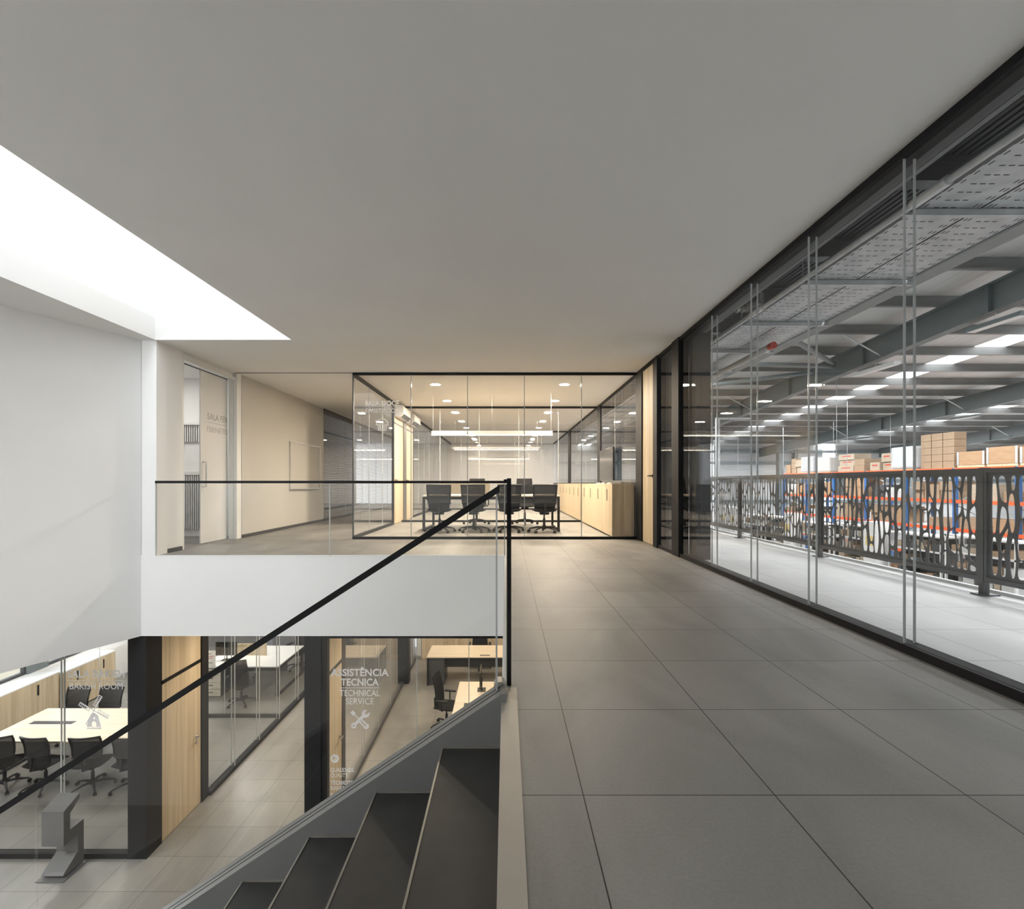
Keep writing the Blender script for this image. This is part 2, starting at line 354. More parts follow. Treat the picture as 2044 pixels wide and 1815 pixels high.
# glass sliding door leaf with blurred lettering
d = sroot('door_1', 'frosted glass sliding door standing part open in the white wall', 'door', (-4.97, 8.6, 0))
part('door_leaf', box(-5.03, -5.01, 8.3, 9.1, .01, 2.86, ), 'lam', d, w=True)
fr = BM(); bx(fr, -5.0, -4.86, 7.6, 7.64, 0, H); bx(fr, -4.9, -4.86, 7.64, 9.1, 2.86, 2.9); bx(fr, -4.96, -4.9, 9.085, 9.1, 0, 2.9, mi=0)
part('door_frame', fr, 'lam', d, w=True)
part('door_track', box(-5.035, -5.005, 7.64, 9.1, 2.862, 2.875), 'dgrey', d, w=True, label='dark top track')
hd = BM(); tube(hd, [(-5.01, 8.36, 1.35), (-4.95, 8.36, 1.35), (-4.95, 8.36, .94), (-5.01, 8.36, .94)], .011)
part('pull_handle', hd, 'chrome', d, w=True, smooth=True, label='chrome bow handle')
for s_, sz, z, b in (('SALA FER', .15, 2.08, .003), ('FERNETO', .13, 1.87, 0)):
    t = text_bm(s_, sz, b, .62); bmesh.ops.rotate(t, cent=(0, 0, 0), matrix=Matrix.Rotation(PI / 2, 3, 'Z'), verts=t.verts)
    part('lettering', shift(t, -5.008, 8.79, z), 'greyetch', d, w=True)
part('lettering_line', box(-5.0095, -5.0075, 8.5, 9.08, 2.025, 2.032), 'greyetch', d, w=True)

# whiteboard on the beige wall
t = thing('whiteboard', 'blank whiteboard with slim aluminium frame on beige wall', 'whiteboard', (-4.82, 12.2, .86))
part('board', box(-4.83, -4.815, 11.3, 13.05, .88, 1.92), 'beige', t, w=True)
fr = BM(); bx(fr, -4.83, -4.80, 11.27, 11.3, .86, 1.94); bx(fr, -4.83, -4.80, 13.05, 13.08, .86, 1.94); bx(fr, -4.83, -4.80, 11.3, 13.05, 1.92, 1.94); bx(fr, -4.83, -4.76, 11.3, 13.05, .86, .88)
part('frame', fr, 'alu', t, w=True)

# ------------------------------------------------------------------ glazed walls
NW = [1]
def glazed(label, axis, c0, a0, a1, z0, z1, joints=(), posts=(), th=.012, fw=.05, fb=.06, ft=.06, pane='glass', frame='black', double=0., jw=.006):
    """a glazed wall. axis 'x': runs along X at Y=c0; 'y': runs along Y at X=c0"""
    NW[0] += 1
    mid = ((a0 + a1) / 2, c0, z0) if axis == 'x' else (c0, (a0 + a1) / 2, z0)
    w = sroot('window_%d' % NW[0], label, 'glass wall', mid)
    def B(bm, a, b, p, q, u, v): return bx(bm, a, b, p, q, u, v) if axis == 'x' else bx(bm, p, q, a, b, u, v)
    fr = BM(); h = fw / 2 + double / 2; cc = c0 + double / 2
    B(fr, a0, a1, cc - h, cc + h, z0, z0 + fb); B(fr, a0, a1, cc - h, cc + h, z1 - ft, z1)
    part('frame', fr, frame, w, w=True)
    for p in posts:
        p0, p1 = p[0], p[1]
        part('mullion', B(BM(), p0, p1, cc - h * 1.02, cc + h * 1.02, z0 + fb, z1 - ft), frame, w, w=True)
    for off in ((0, double) if double else (0,)):
        cuts = [a0] + sorted(joints) + [a1]
        for i in range(len(cuts) - 1):
            part('pane', B(BM(), cuts[i] + .002, cuts[i + 1] - .002, c0 + off - th / 2, c0 + off + th / 2, z0 + fb, z1 - ft), pane, w, w=True)
        for j in joints:
            part('glass_joint', B(BM(), j - jw, j + jw, c0 + off - th * .6, c0 + off + th * .6, z0 + fb, z1 - ft), 'joint', w, w=True)
    return w
def lever(door, x, y, z, nx, dy, m='black'):
    """lever handle on a face whose normal is nx along X"""
    h = BM(); tube(h, [(x, y, z), (x + nx * .05, y, z)], .010); tube(h, [(x + nx * .05, y, z), (x + nx * .05, y + dy, z)], .009)
    bx(h, x, x + nx * .008, y - .025, y + .025, z - .025, z + .025, .003)
    part('door_handle', h, m, door, w=True, smooth=True)

# A: wall to the warehouse, double glazed, near part, then slim part, wooden door
glazed('long double glass wall between gallery and warehouse walkway', 'y', XW, -3.5, 6.84, 0, H, (-2.8, -1.85, -.9, .1, 1.07, 2.04, 3.01, 3.96, 4.89, 5.82), (), fw=.05, fb=.05, ft=.05, double=.06, jw=.0022, pane='glassw')
struct('trim_mullion', box(XW - .04, XW + .10, 6.84, 7.12, 0, H), 'black', 'wide black post in the warehouse glass wall', 'post')
glazed('narrow glass panel between black post and wooden door', 'y', XW, 7.12, 7.82, 0, H, (), (), fw=.05, fb=.05, ft=.05, double=.06, pane='glassw')
struct('trim_jamb', bx(box(XW - .04, XW + .10, 7.82, 8.03, 0, H), XW - .04, XW + .10, 8.03, 8.7, H - .06, H), 'black', 'black door jamb and head', 'post')
d = sroot('door_2', 'tall pale oak door beside the warehouse glass wall', 'door', (XW, 8.35, 0))
part('door_leaf', box(XW - .02, XW + .04, 8.035, 8.69, .01, H - .065), 'oak', d, w=True)
lever(d, XW - .02, 8.1, 1.12, -1, .12)
struct('trim_corner', box(XW - .04, XW + .10, 8.7, 9.09, 0, H), 'black', 'black corner post at end of warehouse glass wall', 'post')
struct('column_steel', box(XW + .115, XW + .30, 6.6, 6.87, -.3, 3.4), 'dgrey', 'dark steel column outside the glass wall', 'column')
struct('column_steel', box(XW + .115, XW + .30, 7.9, 8.1, -.3, 3.4), 'dgrey', 'dark steel column behind the narrow glass panel', 'column')
# B: front of the upper meeting room
glazed('frameless glass front of the upper meeting room', 'x', YF, -2.735, XW - .04, 0, H, (-1.70, -.69, .33, 1.35), (), fw=.05, fb=.045, ft=.045, jw=.007)
part('post', box(-2.745, -2.725, YF - .02, YF + .02, .03, H - .03), 'dgrey', None)['kind'] = 'structure'
bpy.data.objects['post'].name = 'trim_glass_corner'
# C: left side wall of the meeting rooms with doors
glazed('left glass side of the first upper meeting room', 'y', -2.735, YF + .03, 12.28, 0, H, (10.1, 11.2), ((12.2, 12.28),), jw=.006)
glazed('left glass side of the second upper meeting room', 'y', -2.735, 14.72, 19.2, 0, H, (15.8, 16.9, 18.0), ((14.72, 14.8),), jw=.006)
glazed('left glass side of the third upper meeting room', 'y', -2.735, 19.3, 25, 0, H, (20.8, 22.2, 23.6), (), jw=.006)
struct('trim_room_post', box(-2.78, -2.69, 13.34, 13.68, 0, H), 'dgrey', 'dark post between the two meeting room doors', 'post')
for i, (a, b, lb) in enumerate(((12.28, 13.34, 'oak door of the first upper meeting room'), (13.68, 14.72, 'oak door of the second upper meeting room'))):
    d = sroot('door_%d' % (3 + i), lb, 'door', (-2.735, (a + b) / 2, 0))
    part('door_leaf', box(-2.76, -2.71, a + .01, b - .01, .01, 2.45), 'oak', d, w=True)
    part('transom_panel', box(-2.76, -2.71, a + .01, b - .01, 2.49, H - .01), 'oak', d, w=True)
    part('transom_bar', box(-2.77, -2.70, a, b, 2.45, 2.49), 'dgrey', d, w=True)
    lever(d, -2.71, a + .1, 1.08, 1, .12)
# D: cross partitions and right side
glazed('first glass partition across the upper meeting rooms', 'x', 13.05, -2.69, 2.33, 0, H, (-1.7, -.69, .33, 1.35), (), fw=.05, fb=.05, ft=.05)
glazed('second glass partition across the upper meeting rooms', 'x', 19.2, -2.69, 2.33, 0, H, (-1.7, -.69, .33, 1.35), (), fw=.05, fb=.05, ft=.05)
glazed('right glass side of the upper meeting rooms facing the warehouse', 'y', XW, 9.09, 25, .98, H, (11, 15, 17, 21, 23), ((12.62, 13.02), (18.56, 19.16)), fb=.04, ft=.05, jw=.004)
struct('wall_right_low', box(XW - .02, XW + .1, 9.09, 25, 0, .98), 'gwall', 'low wall behind the oak cabinets', 'wall')
# E: corridor window with blinds
w = glazed('corridor window with closed grey blinds', 'y', -4.83, 13.4, 25, 0, H, (15.2, 17, 18.8, 20.6, 22.4), (), fb=.06, ft=.06, frame='dgrey')
t = thing('venetian_blind', 'dark grey venetian blind behind the corridor glass', 'blind', (-4.95, 19, 0))
sl = BM()
for k in range(56):
    z = .08 + k * .05
    v = [sl.verts.new(p) for p in ((-4.97, 13.45, z), (-4.93, 13.45, z + .022), (-4.93, 24.9, z + .022), (-4.97, 24.9, z))]
    u = [sl.verts.new(p.co + Vector((0, 0, .0015))) for p in v]
    sl.faces.new(v); sl.faces.new(u[::-1])
    for i in range(4): sl.faces.new((v[i], v[(i + 1) % 4], u[(i + 1) % 4], u[i]))
part('slats', sl, 'blindslat', t, w=True)
part('head_rail', box(-4.98, -4.92, 13.45, 24.9, 2.89, 2.98), 'dgrey', t, w=True)
struct('wall_dark_room', box(-7.5, -7.4, 9.7, 25, 0, H), 'gwall', 'back wall of the room behind the blinds', 'wall')

# ------------------------------------------------------------------ seating and tables
def chair_base(root, seat_z=.44):
    b = BM()
    for k in range(5):
        a = 2 * PI * k / 5 + .3; c_, s_ = math.cos(a), math.sin(a)
        tube(b, [(0, 0, .10), (c_ * .14, s_ * .14, .105), (c_ * .31, s_ * .31, .07)], [.026, .022, .014], 8, sq=(1, .9))
    tube(b, [(0, 0, .06), (0, 0, .15)], .035, 12)
    part('star_base', b, 'plastic', root, smooth=True)
    for k in range(5):
        a = 2 * PI * k / 5 + .3; c_, s_ = math.cos(a), math.sin(a); q = BM()
        for o_ in (-.014, .014):
            tube(q, [(c_ * .32 - s_ * (o_ - .009), s_ * .32 + c_ * (o_ - .009), .028), (c_ * .32 - s_ * (o_ + .009), s_ * .32 + c_ * (o_ + .009), .028)], .028, 12)
        tube(q, [(c_ * .31, s_ * .31, .03), (c_ * .31, s_ * .31, .072)], .009, 6)
        part('caster', q, 'plastic', root, smooth=True)
    q = BM(); tube(q, [(0, 0, .14), (0, 0, .28)], .027, 12); tube(q, [(0, 0, .28), (0, 0, seat_z - .06)], .016, 12)
    part('gas_lift', q, 'plastic', root, smooth=True)
    part('tilt_mechanism', box(-.09, .09, -.14, .12, seat_z - .075, seat_z - .03, .01), 'plastic', root)
def cushion(w, d, z, t, n=8):
    bm = BM(); g = {}
    for i in range(n + 1):
        for j in range(n + 1):
            u, v = -1 + 2 * i / n, -1 + 2 * j / n
            k = 1 - .10 * (u * u * v * v)
            for s_ in (0, 1):
                zz = z + (t * (.5 - .45 * max(abs(u), abs(v)) ** 6) if s_ else -t * (.5 - .3 * max(abs(u), abs(v)) ** 4)) - .02 * max(0, v) ** 3
                g[i, j, s_] = bm.verts.new((u * w / 2 * k, v * d / 2 * k, zz + .012 * u * u))
    for i in range(n):
        for j in range(n):
            for s_ in (0, 1): bm.faces.new([g[i, j, s_], g[i + 1, j, s_], g[i + 1, j + 1, s_], g[i, j + 1, s_]])
    ed = [(i, 0) for i in range(n)] + [(n, j) for j in range(n)] + [(i, n) for i in range(n, 0, -1)] + [(0, j) for j in range(n, 0, -1)]
    for a, b in zip(ed, ed[1:] + ed[:1]): bm.faces.new([g[a[0], a[1], 0], g[b[0], b[1], 0], g[b[0], b[1], 1], g[a[0], a[1], 1]])
    return bm
def backpt(u, v, w0, w1, z0, z1, y0, curve=.05, lean=.07):
    """u -1..1, v 0..1 on a curved reclined back"""
    w_ = w0 + (w1 - w0) * v
    return Vector((u * w_ / 2, y0 + curve * u * u - lean * v + .03 * math.sin(PI * v), z0 + (z1 - z0) * v))
def backsheet(args, t, nu=10, nv=8):
    bm = BM(); g = {}
    for s_ in (0, 1):
        for i in range(nu + 1):
            for j in range(nv + 1):
                p = backpt(-1 + 2 * i / nu, j / nv, *args); p.y += t * s_; g[i, j, s_] = bm.verts.new(p)
    for i in range(nu):
        for j in range(nv):
            for s_ in (0, 1): bm.faces.new([g[i, j, s_], g[i + 1, j, s_], g[i + 1, j + 1, s_], g[i, j + 1, s_]])
    ed = [(i, 0) for i in range(nu)] + [(nu, j) for j in range(nv)] + [(i, nv) for i in range(nu, 0, -1)] + [(0, j) for j in range(nv, 0, -1)]
    for a, b in zip(ed, ed[1:] + ed[:1]): bm.faces.new([g[a[0], a[1], 0], g[b[0], b[1], 0], g[b[0], b[1], 1], g[a[0], a[1], 1]])
    return bm
def backring(args, r, sq=(1, 1)):
    pts = [backpt(-1 + 2 * i / 8, 0, *args) for i in range(8)] + [backpt(1, j / 6, *args) for j in range(6)] + [backpt(1 - 2 * i / 8, 1, *args) for i in range(8)] + [backpt(-1, 1 - j / 6, *args) for j in range(6)]
    return tube(BM(), pts, r, 8, True, sq)
def mesh_chair(label, group, loc, rz):
    t = thing('office_chair', label, 'chair', loc, rz, group); chair_base(t)
    part('seat', cushion(.49, .46, .45, .07), 'fabric', t, smooth=True)
    A = (.44, .47, .60, .965, -.20)
    part('back_frame', backring(A, .017), 'plastic', t, smooth=True)
    part('back_mesh', backsheet(A, .004), 'net', t, smooth=True)
    B = (.40, .44, .43, .60, -.20, .05, .0)
    part('lumbar_panel', backsheet(B, .02), 'fabric', t, smooth=True)
    q = BM(); tube(q, [(0, -.12, .38), (0, -.25, .42), (0, -.235, .62)], .022, 8)
    part('back_spine', q, 'plastic', t, smooth=True)
    return t
def high_chair(label, group, loc, rz):
    t = thing('office_chair', label, 'chair', loc, rz, group); chair_base(t)
    part('seat', cushion(.50, .48, .46, .08), 'fabric', t, smooth=True)
    part('backrest', backsheet((.46, .38, .47, 1.12, -.22, .05, .10), .045), 'fabric', t, smooth=True)
    q = BM(); tube(q, [(0, -.12, .39), (0, -.26, .43), (0, -.26, .60)], .024, 8)
    part('back_spine', q, 'plastic', t, smooth=True)
    for s_ in (-1, 1):
        q = BM(); tube(q, [(s_ * .24, -.02, .43), (s_ * .29, -.02, .47), (s_ * .29, -.02, .64)], .014, 8); bx(q, s_ * .29 - .035, s_ * .29 + .035, -.14, .12, .64, .67, .01)
        part('armrest', q, 'plastic', t, smooth=True)
    return t
def frame_leg(bm, x, y0, y1, z1, s=.05):
    bx(bm, x, x + s, y0, y0 + s, 0, z1); bx(bm, x, x + s, y1 - s, y1, 0, z1); bx(bm, x, x + s, y0 + s, y1 - s, 0, s * .5); bx(bm, x, x + s, y0 + s, y1 - s, z1 - s, z1)
    return bm
def table(name, label, cat, loc, L, D, h=.75, top='oaktop', leg='plastic', tt=.028, s=.05, group=None):
    t = thing(name, label, cat, loc, 0, group)
    part('tabletop', box(-L / 2, L / 2, -D / 2, D / 2, h - tt, h, .003), top, t)
    part('leg_frame', frame_leg(BM(), -L / 2, -D / 2 + .02, D / 2 - .02, h - tt - .001, s), leg, t)
    part('leg_frame', frame_leg(BM(), L / 2 - s, -D / 2 + .02, D / 2 - .02, h - tt - .001, s), leg, t)
    b = BM(); bx(b, -L / 2 + s, L / 2 - s, -D / 2 + .12, -D / 2 + .16, h - tt - .06, h - tt - .001); bx(b, -L / 2 + s, L / 2 - s, D / 2 - .16, D / 2 - .12, h - tt - .06, h - tt - .001)
    part('cross_rail', b, leg, t)
    return t
def laptop(label, loc, rz):
    t = thing('laptop', label, 'laptop', loc, rz)
    part('keyboard_base', box(-.16, .16, -.11, .11, 0, .016, .004), 'alu', t)
    part('keys', box(-.14, .14, -.02, .09, .016, .018), 'plastic', t)
    b = box(-.16, .16, -.004, .004, 0, .22, .002); bmesh.ops.rotate(b, cent=(0, 0, 0), matrix=Matrix.Rotation(.3, 3, 'X'), verts=b.verts)
    bmesh.ops.rotate(b, cent=(0, 0, 0), matrix=Matrix.Rotation(-.6, 3, 'X'), verts=b.verts)
    part('screen', shift(b, 0, .112, .014), 'tv', t)
    return t

# upper meeting room furniture
t = table('meeting_table', 'long pale meeting table with black legs in the upper glass room', 'table', (-.31, 11.3, 0), 2.87, 1.5, .745)
t = thing('desk_screen', 'taupe fabric screen standing on the upper meeting table', 'desk screen', (-.9, 11.3, .745))
part('panel', box(-1.46, -.36, 11.28, 11.32, .76, 1.02, .005), 'screenfab', t, w=True)
for x in (-1.3, -.56): part('foot', box(x, x + .04, 11.22, 11.38, .745, .76), 'plastic', t, w=True)
c0 = mesh_chair('black mesh office chair at the left end of the upper table', None, (-1.36, 10.35, 0), .05)
for x, y, a, lb in ((-.66, 10.38, -.04, 'black mesh office chair second from left at the upper table'), (.06, 10.42, .06, 'black mesh office chair third from left at the upper table, behind railing post'),
                    (.78, 10.34, .02, 'black mesh office chair at the right end of the upper table')):
    q = dup(c0, (x, y, 0), a, lb)
h0 = high_chair('dark high back chair on far side of upper table, left one', None, (-.72, 12.4, 0), PI)
dup(h0, (.46, 12.4, 0), PI, 'dark high back chair on far side of upper table, right one')
laptop('open silver laptop on the right half of the upper table', (.42, 11.15, .745), .35)

# oak cabinets along the right glass side of the upper rooms
def cabinet(label, loc, L, D, h, n, rz=0, topm='oak', group=None, handle=(.18, .14), door='oak'):
    """front faces -X in local space, runs along +Y"""
    t = thing('storage_cabinet', label, 'cabinet', loc, rz, group)
    part('carcass', box(.02, D, 0, L, .03, h - .025), 'oak', t)
    part('plinth', box(.04, D, .01, L - .01, 0, .03), 'plastic', t)
    part('top_panel', box(-.002, D, -.002, L + .002, h - .025, h), topm, t)
    wd = L / n
    for k in range(n):
        dr = part('door', box(0, .02, k * wd + .002, (k + 1) * wd - .002, .032, h - .027), door, t)
        y = (k + .5) * wd
        part('handle', box(-.004, .0, y - .022, y + .022, h - handle[0] - handle[1], h - handle[1] + .04), 'black', dr)
    return t
cabinet('low oak cabinet nearest the glass front, first upper room', (1.93, 9.2, 0), 3.75, .40, .99, 4)
cabinet('long low oak cabinet beyond the first partition, second upper room', (1.93, 13.12, 0), 6.0, .40, .99, 7)
t = thing('wall_display', 'flat dark screen mounted above the oak cabinet', 'display', (2.3, 11.5, 1.05))
part('panel', box(2.27, 2.31, 10.75, 12.25, 1.06, 1.78, .004), 'tv', t, w=True)
part('bracket', box(2.31, 2.345, 11.3, 11.7, 1.3, 1.5), 'plastic', t, w=True)
for k, (y, lb) in enumerate(((9.9, 'white papers on the oak cabinet near the glass corner'), (10.5, 'second stack of papers on the oak cabinet'), (11.1, 'papers on the oak cabinet under the display'))):
    p = BM()
    for j in range(4): bx(p, 2.02 + .01 * j, 2.22 + .008 * j, y - .02 * j, y + .3 - .01 * j, .99 + .006 * j, .995 + .006 * j)
    solo('paper_stack', p, 'paper', lb, 'papers', 'papers on the upper oak cabinet')

# downlights and linear pendants
dl = thing('downlight', 'round recessed downlight, first of the left row in the upper room', 'downlight', (-1.41, 10.12, H))
r_ = BM(); tube(r_, [(0, 0, -.006), (0, 0, 0)], .115, 24); part('ring', r_, 'lam', dl)
r_ = BM(); tube(r_, [(0, 0, -.009), (0, 0, -.006)], .1, 24); part('diffuser', r_, 'lamp', dl)
ORD = ('first', 'second', 'third', 'fourth', 'fifth', 'sixth', 'seventh', 'eighth', 'ninth', 'tenth')
YL = (10.12, 12.12, 14.2, 16.2, 18.0)
for sx, sn in ((-1.41, 'left'), (1.17, 'right')):
    for i, y in enumerate(YL):
        lb = 'round recessed downlight, %s from the front in the %s row' % (ORD[i], sn)
        if sx < 0 and i == 0: dl['label'] = lb
        else: dup(dl, (sx, y, H), 0, lb)
        area('downlight_lamp', (sx, y, H - .02), .2, .2, 76 if i < 2 else 44, WARM, shape='DISK')
for x, y, e in ((-1.4, 21, 30), (1.2, 21, 30), (-1.4, 23, 30), (1.2, 23, 30)):
    area('downlight_lamp', (x, y, H - .02), .2, .2, e, WARM, shape='DISK')
    dup(dl, (x, y, H), 0, 'round recessed downlight deep in the third upper room', 'downlights of the third room')
def pendant(label, y, x0=-1.63, x1=1.02, z=2.05, e=24):
    t = thing('linear_pendant', label, 'pendant lamp', ((x0 + x1) / 2, y, z))
    part('housing', box(x0, x1, y - .035, y + .035, z + .018, z + .10, .002), 'lampbody', t, w=True)
    part('diffuser', box(x0, x1, y - .037, y + .037, z, z + .018), 'linear', t, w=True)
    for k in range(3):
        x = x0 + .03 + k * (x1 - x0 - .06) / 2
        part('wire', tube(BM(), [(x, y, z + .1), (x, y, H)], .003, 6), 'chrome', t, w=True)
    area('pendant_lamp', ((x0 + x1) / 2, y, z - .01), x1 - x0, .06, e, WARM)
pendant('long white linear pendant over the upper meeting table', 11.1)
pendant('long white linear pendant in the second upper room', 16.0)
pendant('long white linear pendant in the third upper room', 22.0)
# wall mounted air conditioners above the doors
def aircon(label, y):
    t = thing('air_conditioner', label, 'air conditioner', (-2.6, y + .5, 2.6))
    pr = [(-2.70, 2.90), (-2.52, 2.90), (-2.49, 2.86), (-2.49, 2.70), (-2.56, 2.63), (-2.70, 2.63)]
    part('casing', prism(BM(), pr, 'y', y, y + 1.0), 'lam', t, w=True)
    part('louvre', prism(BM(), [(-2.505, 2.668), (-2.485, 2.69), (-2.55, 2.625), (-2.57, 2.618)], 'y', y + .08, y + .92), 'dgrey', t, w=True)
aircon('white wall air conditioner above the first oak door', 12.3)
aircon('white wall air conditioner above the second oak door', 13.75)

# ------------------------------------------------------------------ gallery railing
t = thing('glass_railing', 'frameless glass railing along the gallery edge with thin black handrail', 'railing', (-2.45, YE - .045, 0))
cuts = [-4.85, -2.44, -.02]
for i in range(2): part('pane', box(cuts[i] + .004, cuts[i + 1] - .004, YE - .052, YE - .038, .0, 1.0), 'glass2', t, w=True)
part('handrail', box(-4.85, .03, YE - .062, YE - .028, 1.0, 1.035, .003), 'black', t, w=True)
for x in (-4.845, -2.44, -.02): part('edge_strip', box(x - .006, x + .006, YE - .054, YE - .036, .0, 1.0), 'joint', t, w=True)
t = thing('glass_railing', 'glass railing running from gallery edge to black post at the stair head', 'railing', (.0, 4.7, 0))
part('pane', box(-.012, .0, 2.56, YE - .06, .0, 1.0), 'glass2', t, w=True)
part('handrail', box(-.012, .024, 2.535, YE - .065, 1.0, 1.02, .003), 'black', t, w=True)
part('end_post', box(.004, .026, 2.50, 2.53, .0, 1.025, .002), 'black', t, w=True, label='slim black end post')

# ------------------------------------------------------------------ staircase
R_, G_ = 4.24 / 21, .302
t = thing('staircase', 'steel staircase with charcoal treads descending left from the gallery', 'stairs', (-3.1, 1.6, ZL))
Y0, Y1 = .85, 2.3
tr = BM()
xs = [0.0] + [-.29 - G_ * k for k in range(20)]
for n in range(1, 21):
    z = -R_ * n; xb, xf = xs[n - 1], xs[n]
    if n <= 20:
        q = BM(); bx(q, xf, xb + .004, Y0, Y1, z - .045, z); bx(q, xf, xf + .012, Y0, Y1, z - R_, z - .045)
        p = part('tread', q, 'tread', t, w=True)
        e = BM(); bx(e, xf - .003, xf + .005, Y0, Y1 - .005, z - .002, z + .003); bx(e, xf + .004, xb + .004, Y1 - .008, Y1, z, z + .006)
        shift(e, 3.1, -1.6, -ZL); part('nosing_strip', e, 'nosing', p)
def sz(x): return .055 + .669 * x
def stringer(y0, y1, name):
    x1 = -6.2
    poly = [(0.0, -.42), (0.0, .04), (-.02, sz(-.02)), (x1, sz(x1)), (x1, ZL), (x1 + .45, ZL)]
    q = prism(BM(), poly, 'y', y0, y1)
    p = part(name, q, 'stringer', t, w=True)
    return p
p = stringer(Y1, 2.45, 'stringer')
for gy in (2.352, 2.392):
    v = BM(); x1 = -6.18
    prism(v, [(-.03, sz(-.03) + .0015), (x1, sz(x1) + .0015), (x1, sz(x1) - .01), (-.03, sz(-.03) - .01)], 'y', gy, gy + .008)
    q = part('gasket', v, 'groove', t, w=True)
stringer(Y0 - .15, Y0, 'stringer')
part('edge_trim', bx(box(-.022, .052, .7, 2.47, -.012, .004), -.022, -.002, .7, 2.3, -R_ * .98, -.012), 'bronze', t, w=True, label='bronze toned trim at the stair head')
part('base_landing', box(-6.4, -5.95, Y0, Y1, ZL, ZL + .01), 'tread', t, w=True)
t = thing('glass_railing', 'sloping glass railing of the stairs with black flat handrail', 'railing', (-3, 2.375, -2))
hz = lambda x: 1.012 + .645 * x
prs = [(-.045, -2.2), (-2.2, -4.3), (-4.3, -6.1)]
for a, b in prs:
    a2, b2 = a - .005, b + .005
    part('pane', prism(BM(), [(a2, sz(a2) - .05), (a2, hz(a2) - .02), (b2, hz(b2) - .02), (b2, sz(b2) - .05)], 'y', 2.366, 2.384), 'glass2', t, w=True)
part('handrail', prism(BM(), [(-.03, hz(-.03) - .034), (-.03, hz(-.03)), (-6.15, hz(-6.15)), (-6.15, hz(-6.15) - .034)], 'y', 2.358, 2.392), 'black', t, w=True)
part('edge_strip', box(-.048, -.040, 2.366, 2.384, .03, .95), 'joint', t, w=True)
cl = BM(); tube(cl, [(-.03, 2.40, .03), (-.03, 2.47, .03)], .028, 16); tube(cl, [(-.03, 2.40, -.03), (-.03, 2.47, -.03)], .018, 12)
part('glass_clamp', cl, 'bronze', t, w=True, smooth=True)

# ------------------------------------------------------------------ ground floor
glazed('glass front of the ground floor meeting room with etched windmill sign', 'x', YE + .03, -10.7, -5.27, ZL, ZS, (-8.9, -7.55, -6.22), (), fb=.07, ft=.02, jw=.007, double=.05, pane='glassw')
struct('column_black', box(-5.27, -5.01, YE + .0, 7.37, ZL, ZS), 'satin', 'broad black column at the ground floor corner', 'column')
d = sroot('door_5', 'tall oak door with oak panel above between black posts', 'door', (-5.03, 7.84, ZL))
part('door_leaf', box(-5.06, -5.015, 7.38, 8.31, ZL + .01, ZL + 2.31), 'oak', d, w=True)
part('transom_panel', box(-5.06, -5.015, 7.38, 8.31, ZL + 2.36, ZS - .005), 'oak', d, w=True)
part('transom_bar', box(-5.065, -5.0, 7.37, 8.31, ZL + 2.31, ZL + 2.36), 'black', d, w=True)
hd = BM(); tube(hd, [(-5.015, 8.2, -3.1), (-4.96, 8.2, -3.1), (-4.96, 8.09, -3.1)], .011); tube(hd, [(-5.015, 8.2, -3.1), (-5.005, 8.2, -3.1)], .027, 14); tube(hd, [(-5.015, 8.2, -3.19), (-5.005, 8.2, -3.19)], .024, 14)
part('door_handle', hd, 'chrome', d, w=True, smooth=True, label='chrome lever handle')
struct('trim_post', box(-5.10, -4.99, 8.31, 8.49, ZL, ZS), 'satin', 'black post right of the ground floor oak door', 'post')
glazed('long glass wall along the left side of the ground floor corridor', 'y', -5.03, 8.49, 16, ZL, ZS, (9.27, 10.2, 11.10, 12.1, 13.3, 14.5), (), fb=.07, ft=.03, jw=.006, double=.06, pane='glassw')
glazed('glass partition between two ground floor offices on the left', 'x', 11.33, -10.5, -5.07, ZL, ZS, (-9.1, -7.6, -6.3), (), fb=.08, ft=.03, jw=.006, frame='dgrey')
struct('wall_black', bx(box(-2.81, -2.58, YE, 7.25, ZL, ZS), -2.58, -2.51, YE + .02, 7.2, ZL, ZS), 'satin', 'broad black column beside the technical service glass', 'column')
glazed('glass front of the technical service office', 'x', YE + .05, -2.51, .1, ZL, ZS, (-1.25, -.52), (), fb=.06, ft=.05, jw=.005)
d = sroot('door_6', 'oak door inside the technical service office with oak panel above', 'door', (-2.73, 8.0, ZL))
part('door_leaf', box(-2.76, -2.70, 7.40, 8.32, ZL + .01, ZL + 2.31), 'oak', d, w=True)
part('transom_panel', box(-2.76, -2.70, 7.40, 8.32, ZL + 2.36, ZS - .005), 'oak', d, w=True)
part('transom_bar', box(-2.77, -2.69, 7.38, 8.32, ZL + 2.31, ZL + 2.36), 'dgrey', d, w=True)
hd = BM(); tube(hd, [(-2.70, 8.2, -3.1), (-2.64, 8.2, -3.1), (-2.64, 8.08, -3.1)], .011); tube(hd, [(-2.7, 8.2, -3.1), (-2.69, 8.2, -3.1)], .026, 14)
part('door_handle', hd, 'chrome', d, w=True, smooth=True, label='chrome lever handle')
struct('trim_post', box(-2.78, -2.69, 8.32, 8.48, ZL, ZS), 'dgrey', 'dark post beside the inner oak door', 'post')
glazed('glass wall between technical service office and corridor', 'y', -2.74, 8.48, 15.34, ZL, ZS, (9.6, 10.7, 11.8, 14.4), (), fb=.07, ft=.03, jw=.005, frame='dgrey', double=.05)
struct('column_black', box(-2.82, -2.54, 13.2, 13.45, ZL, ZS), 'satin', 'black column inside the technical service office', 'column')
struct('wall_office', bx(box(-2.7, 2.4, 15.36, 15.5, ZL, ZS), 2.35, 2.45, YE, 15.4, ZL, ZS), 'beige', 'back wall of the technical service office', 'wall')
struct('wall_ground_end', box(-11, -2.8, 15.45, 15.6, ZL, ZS), 'gwall', 'grey wall at the end of the ground floor offices', 'wall')
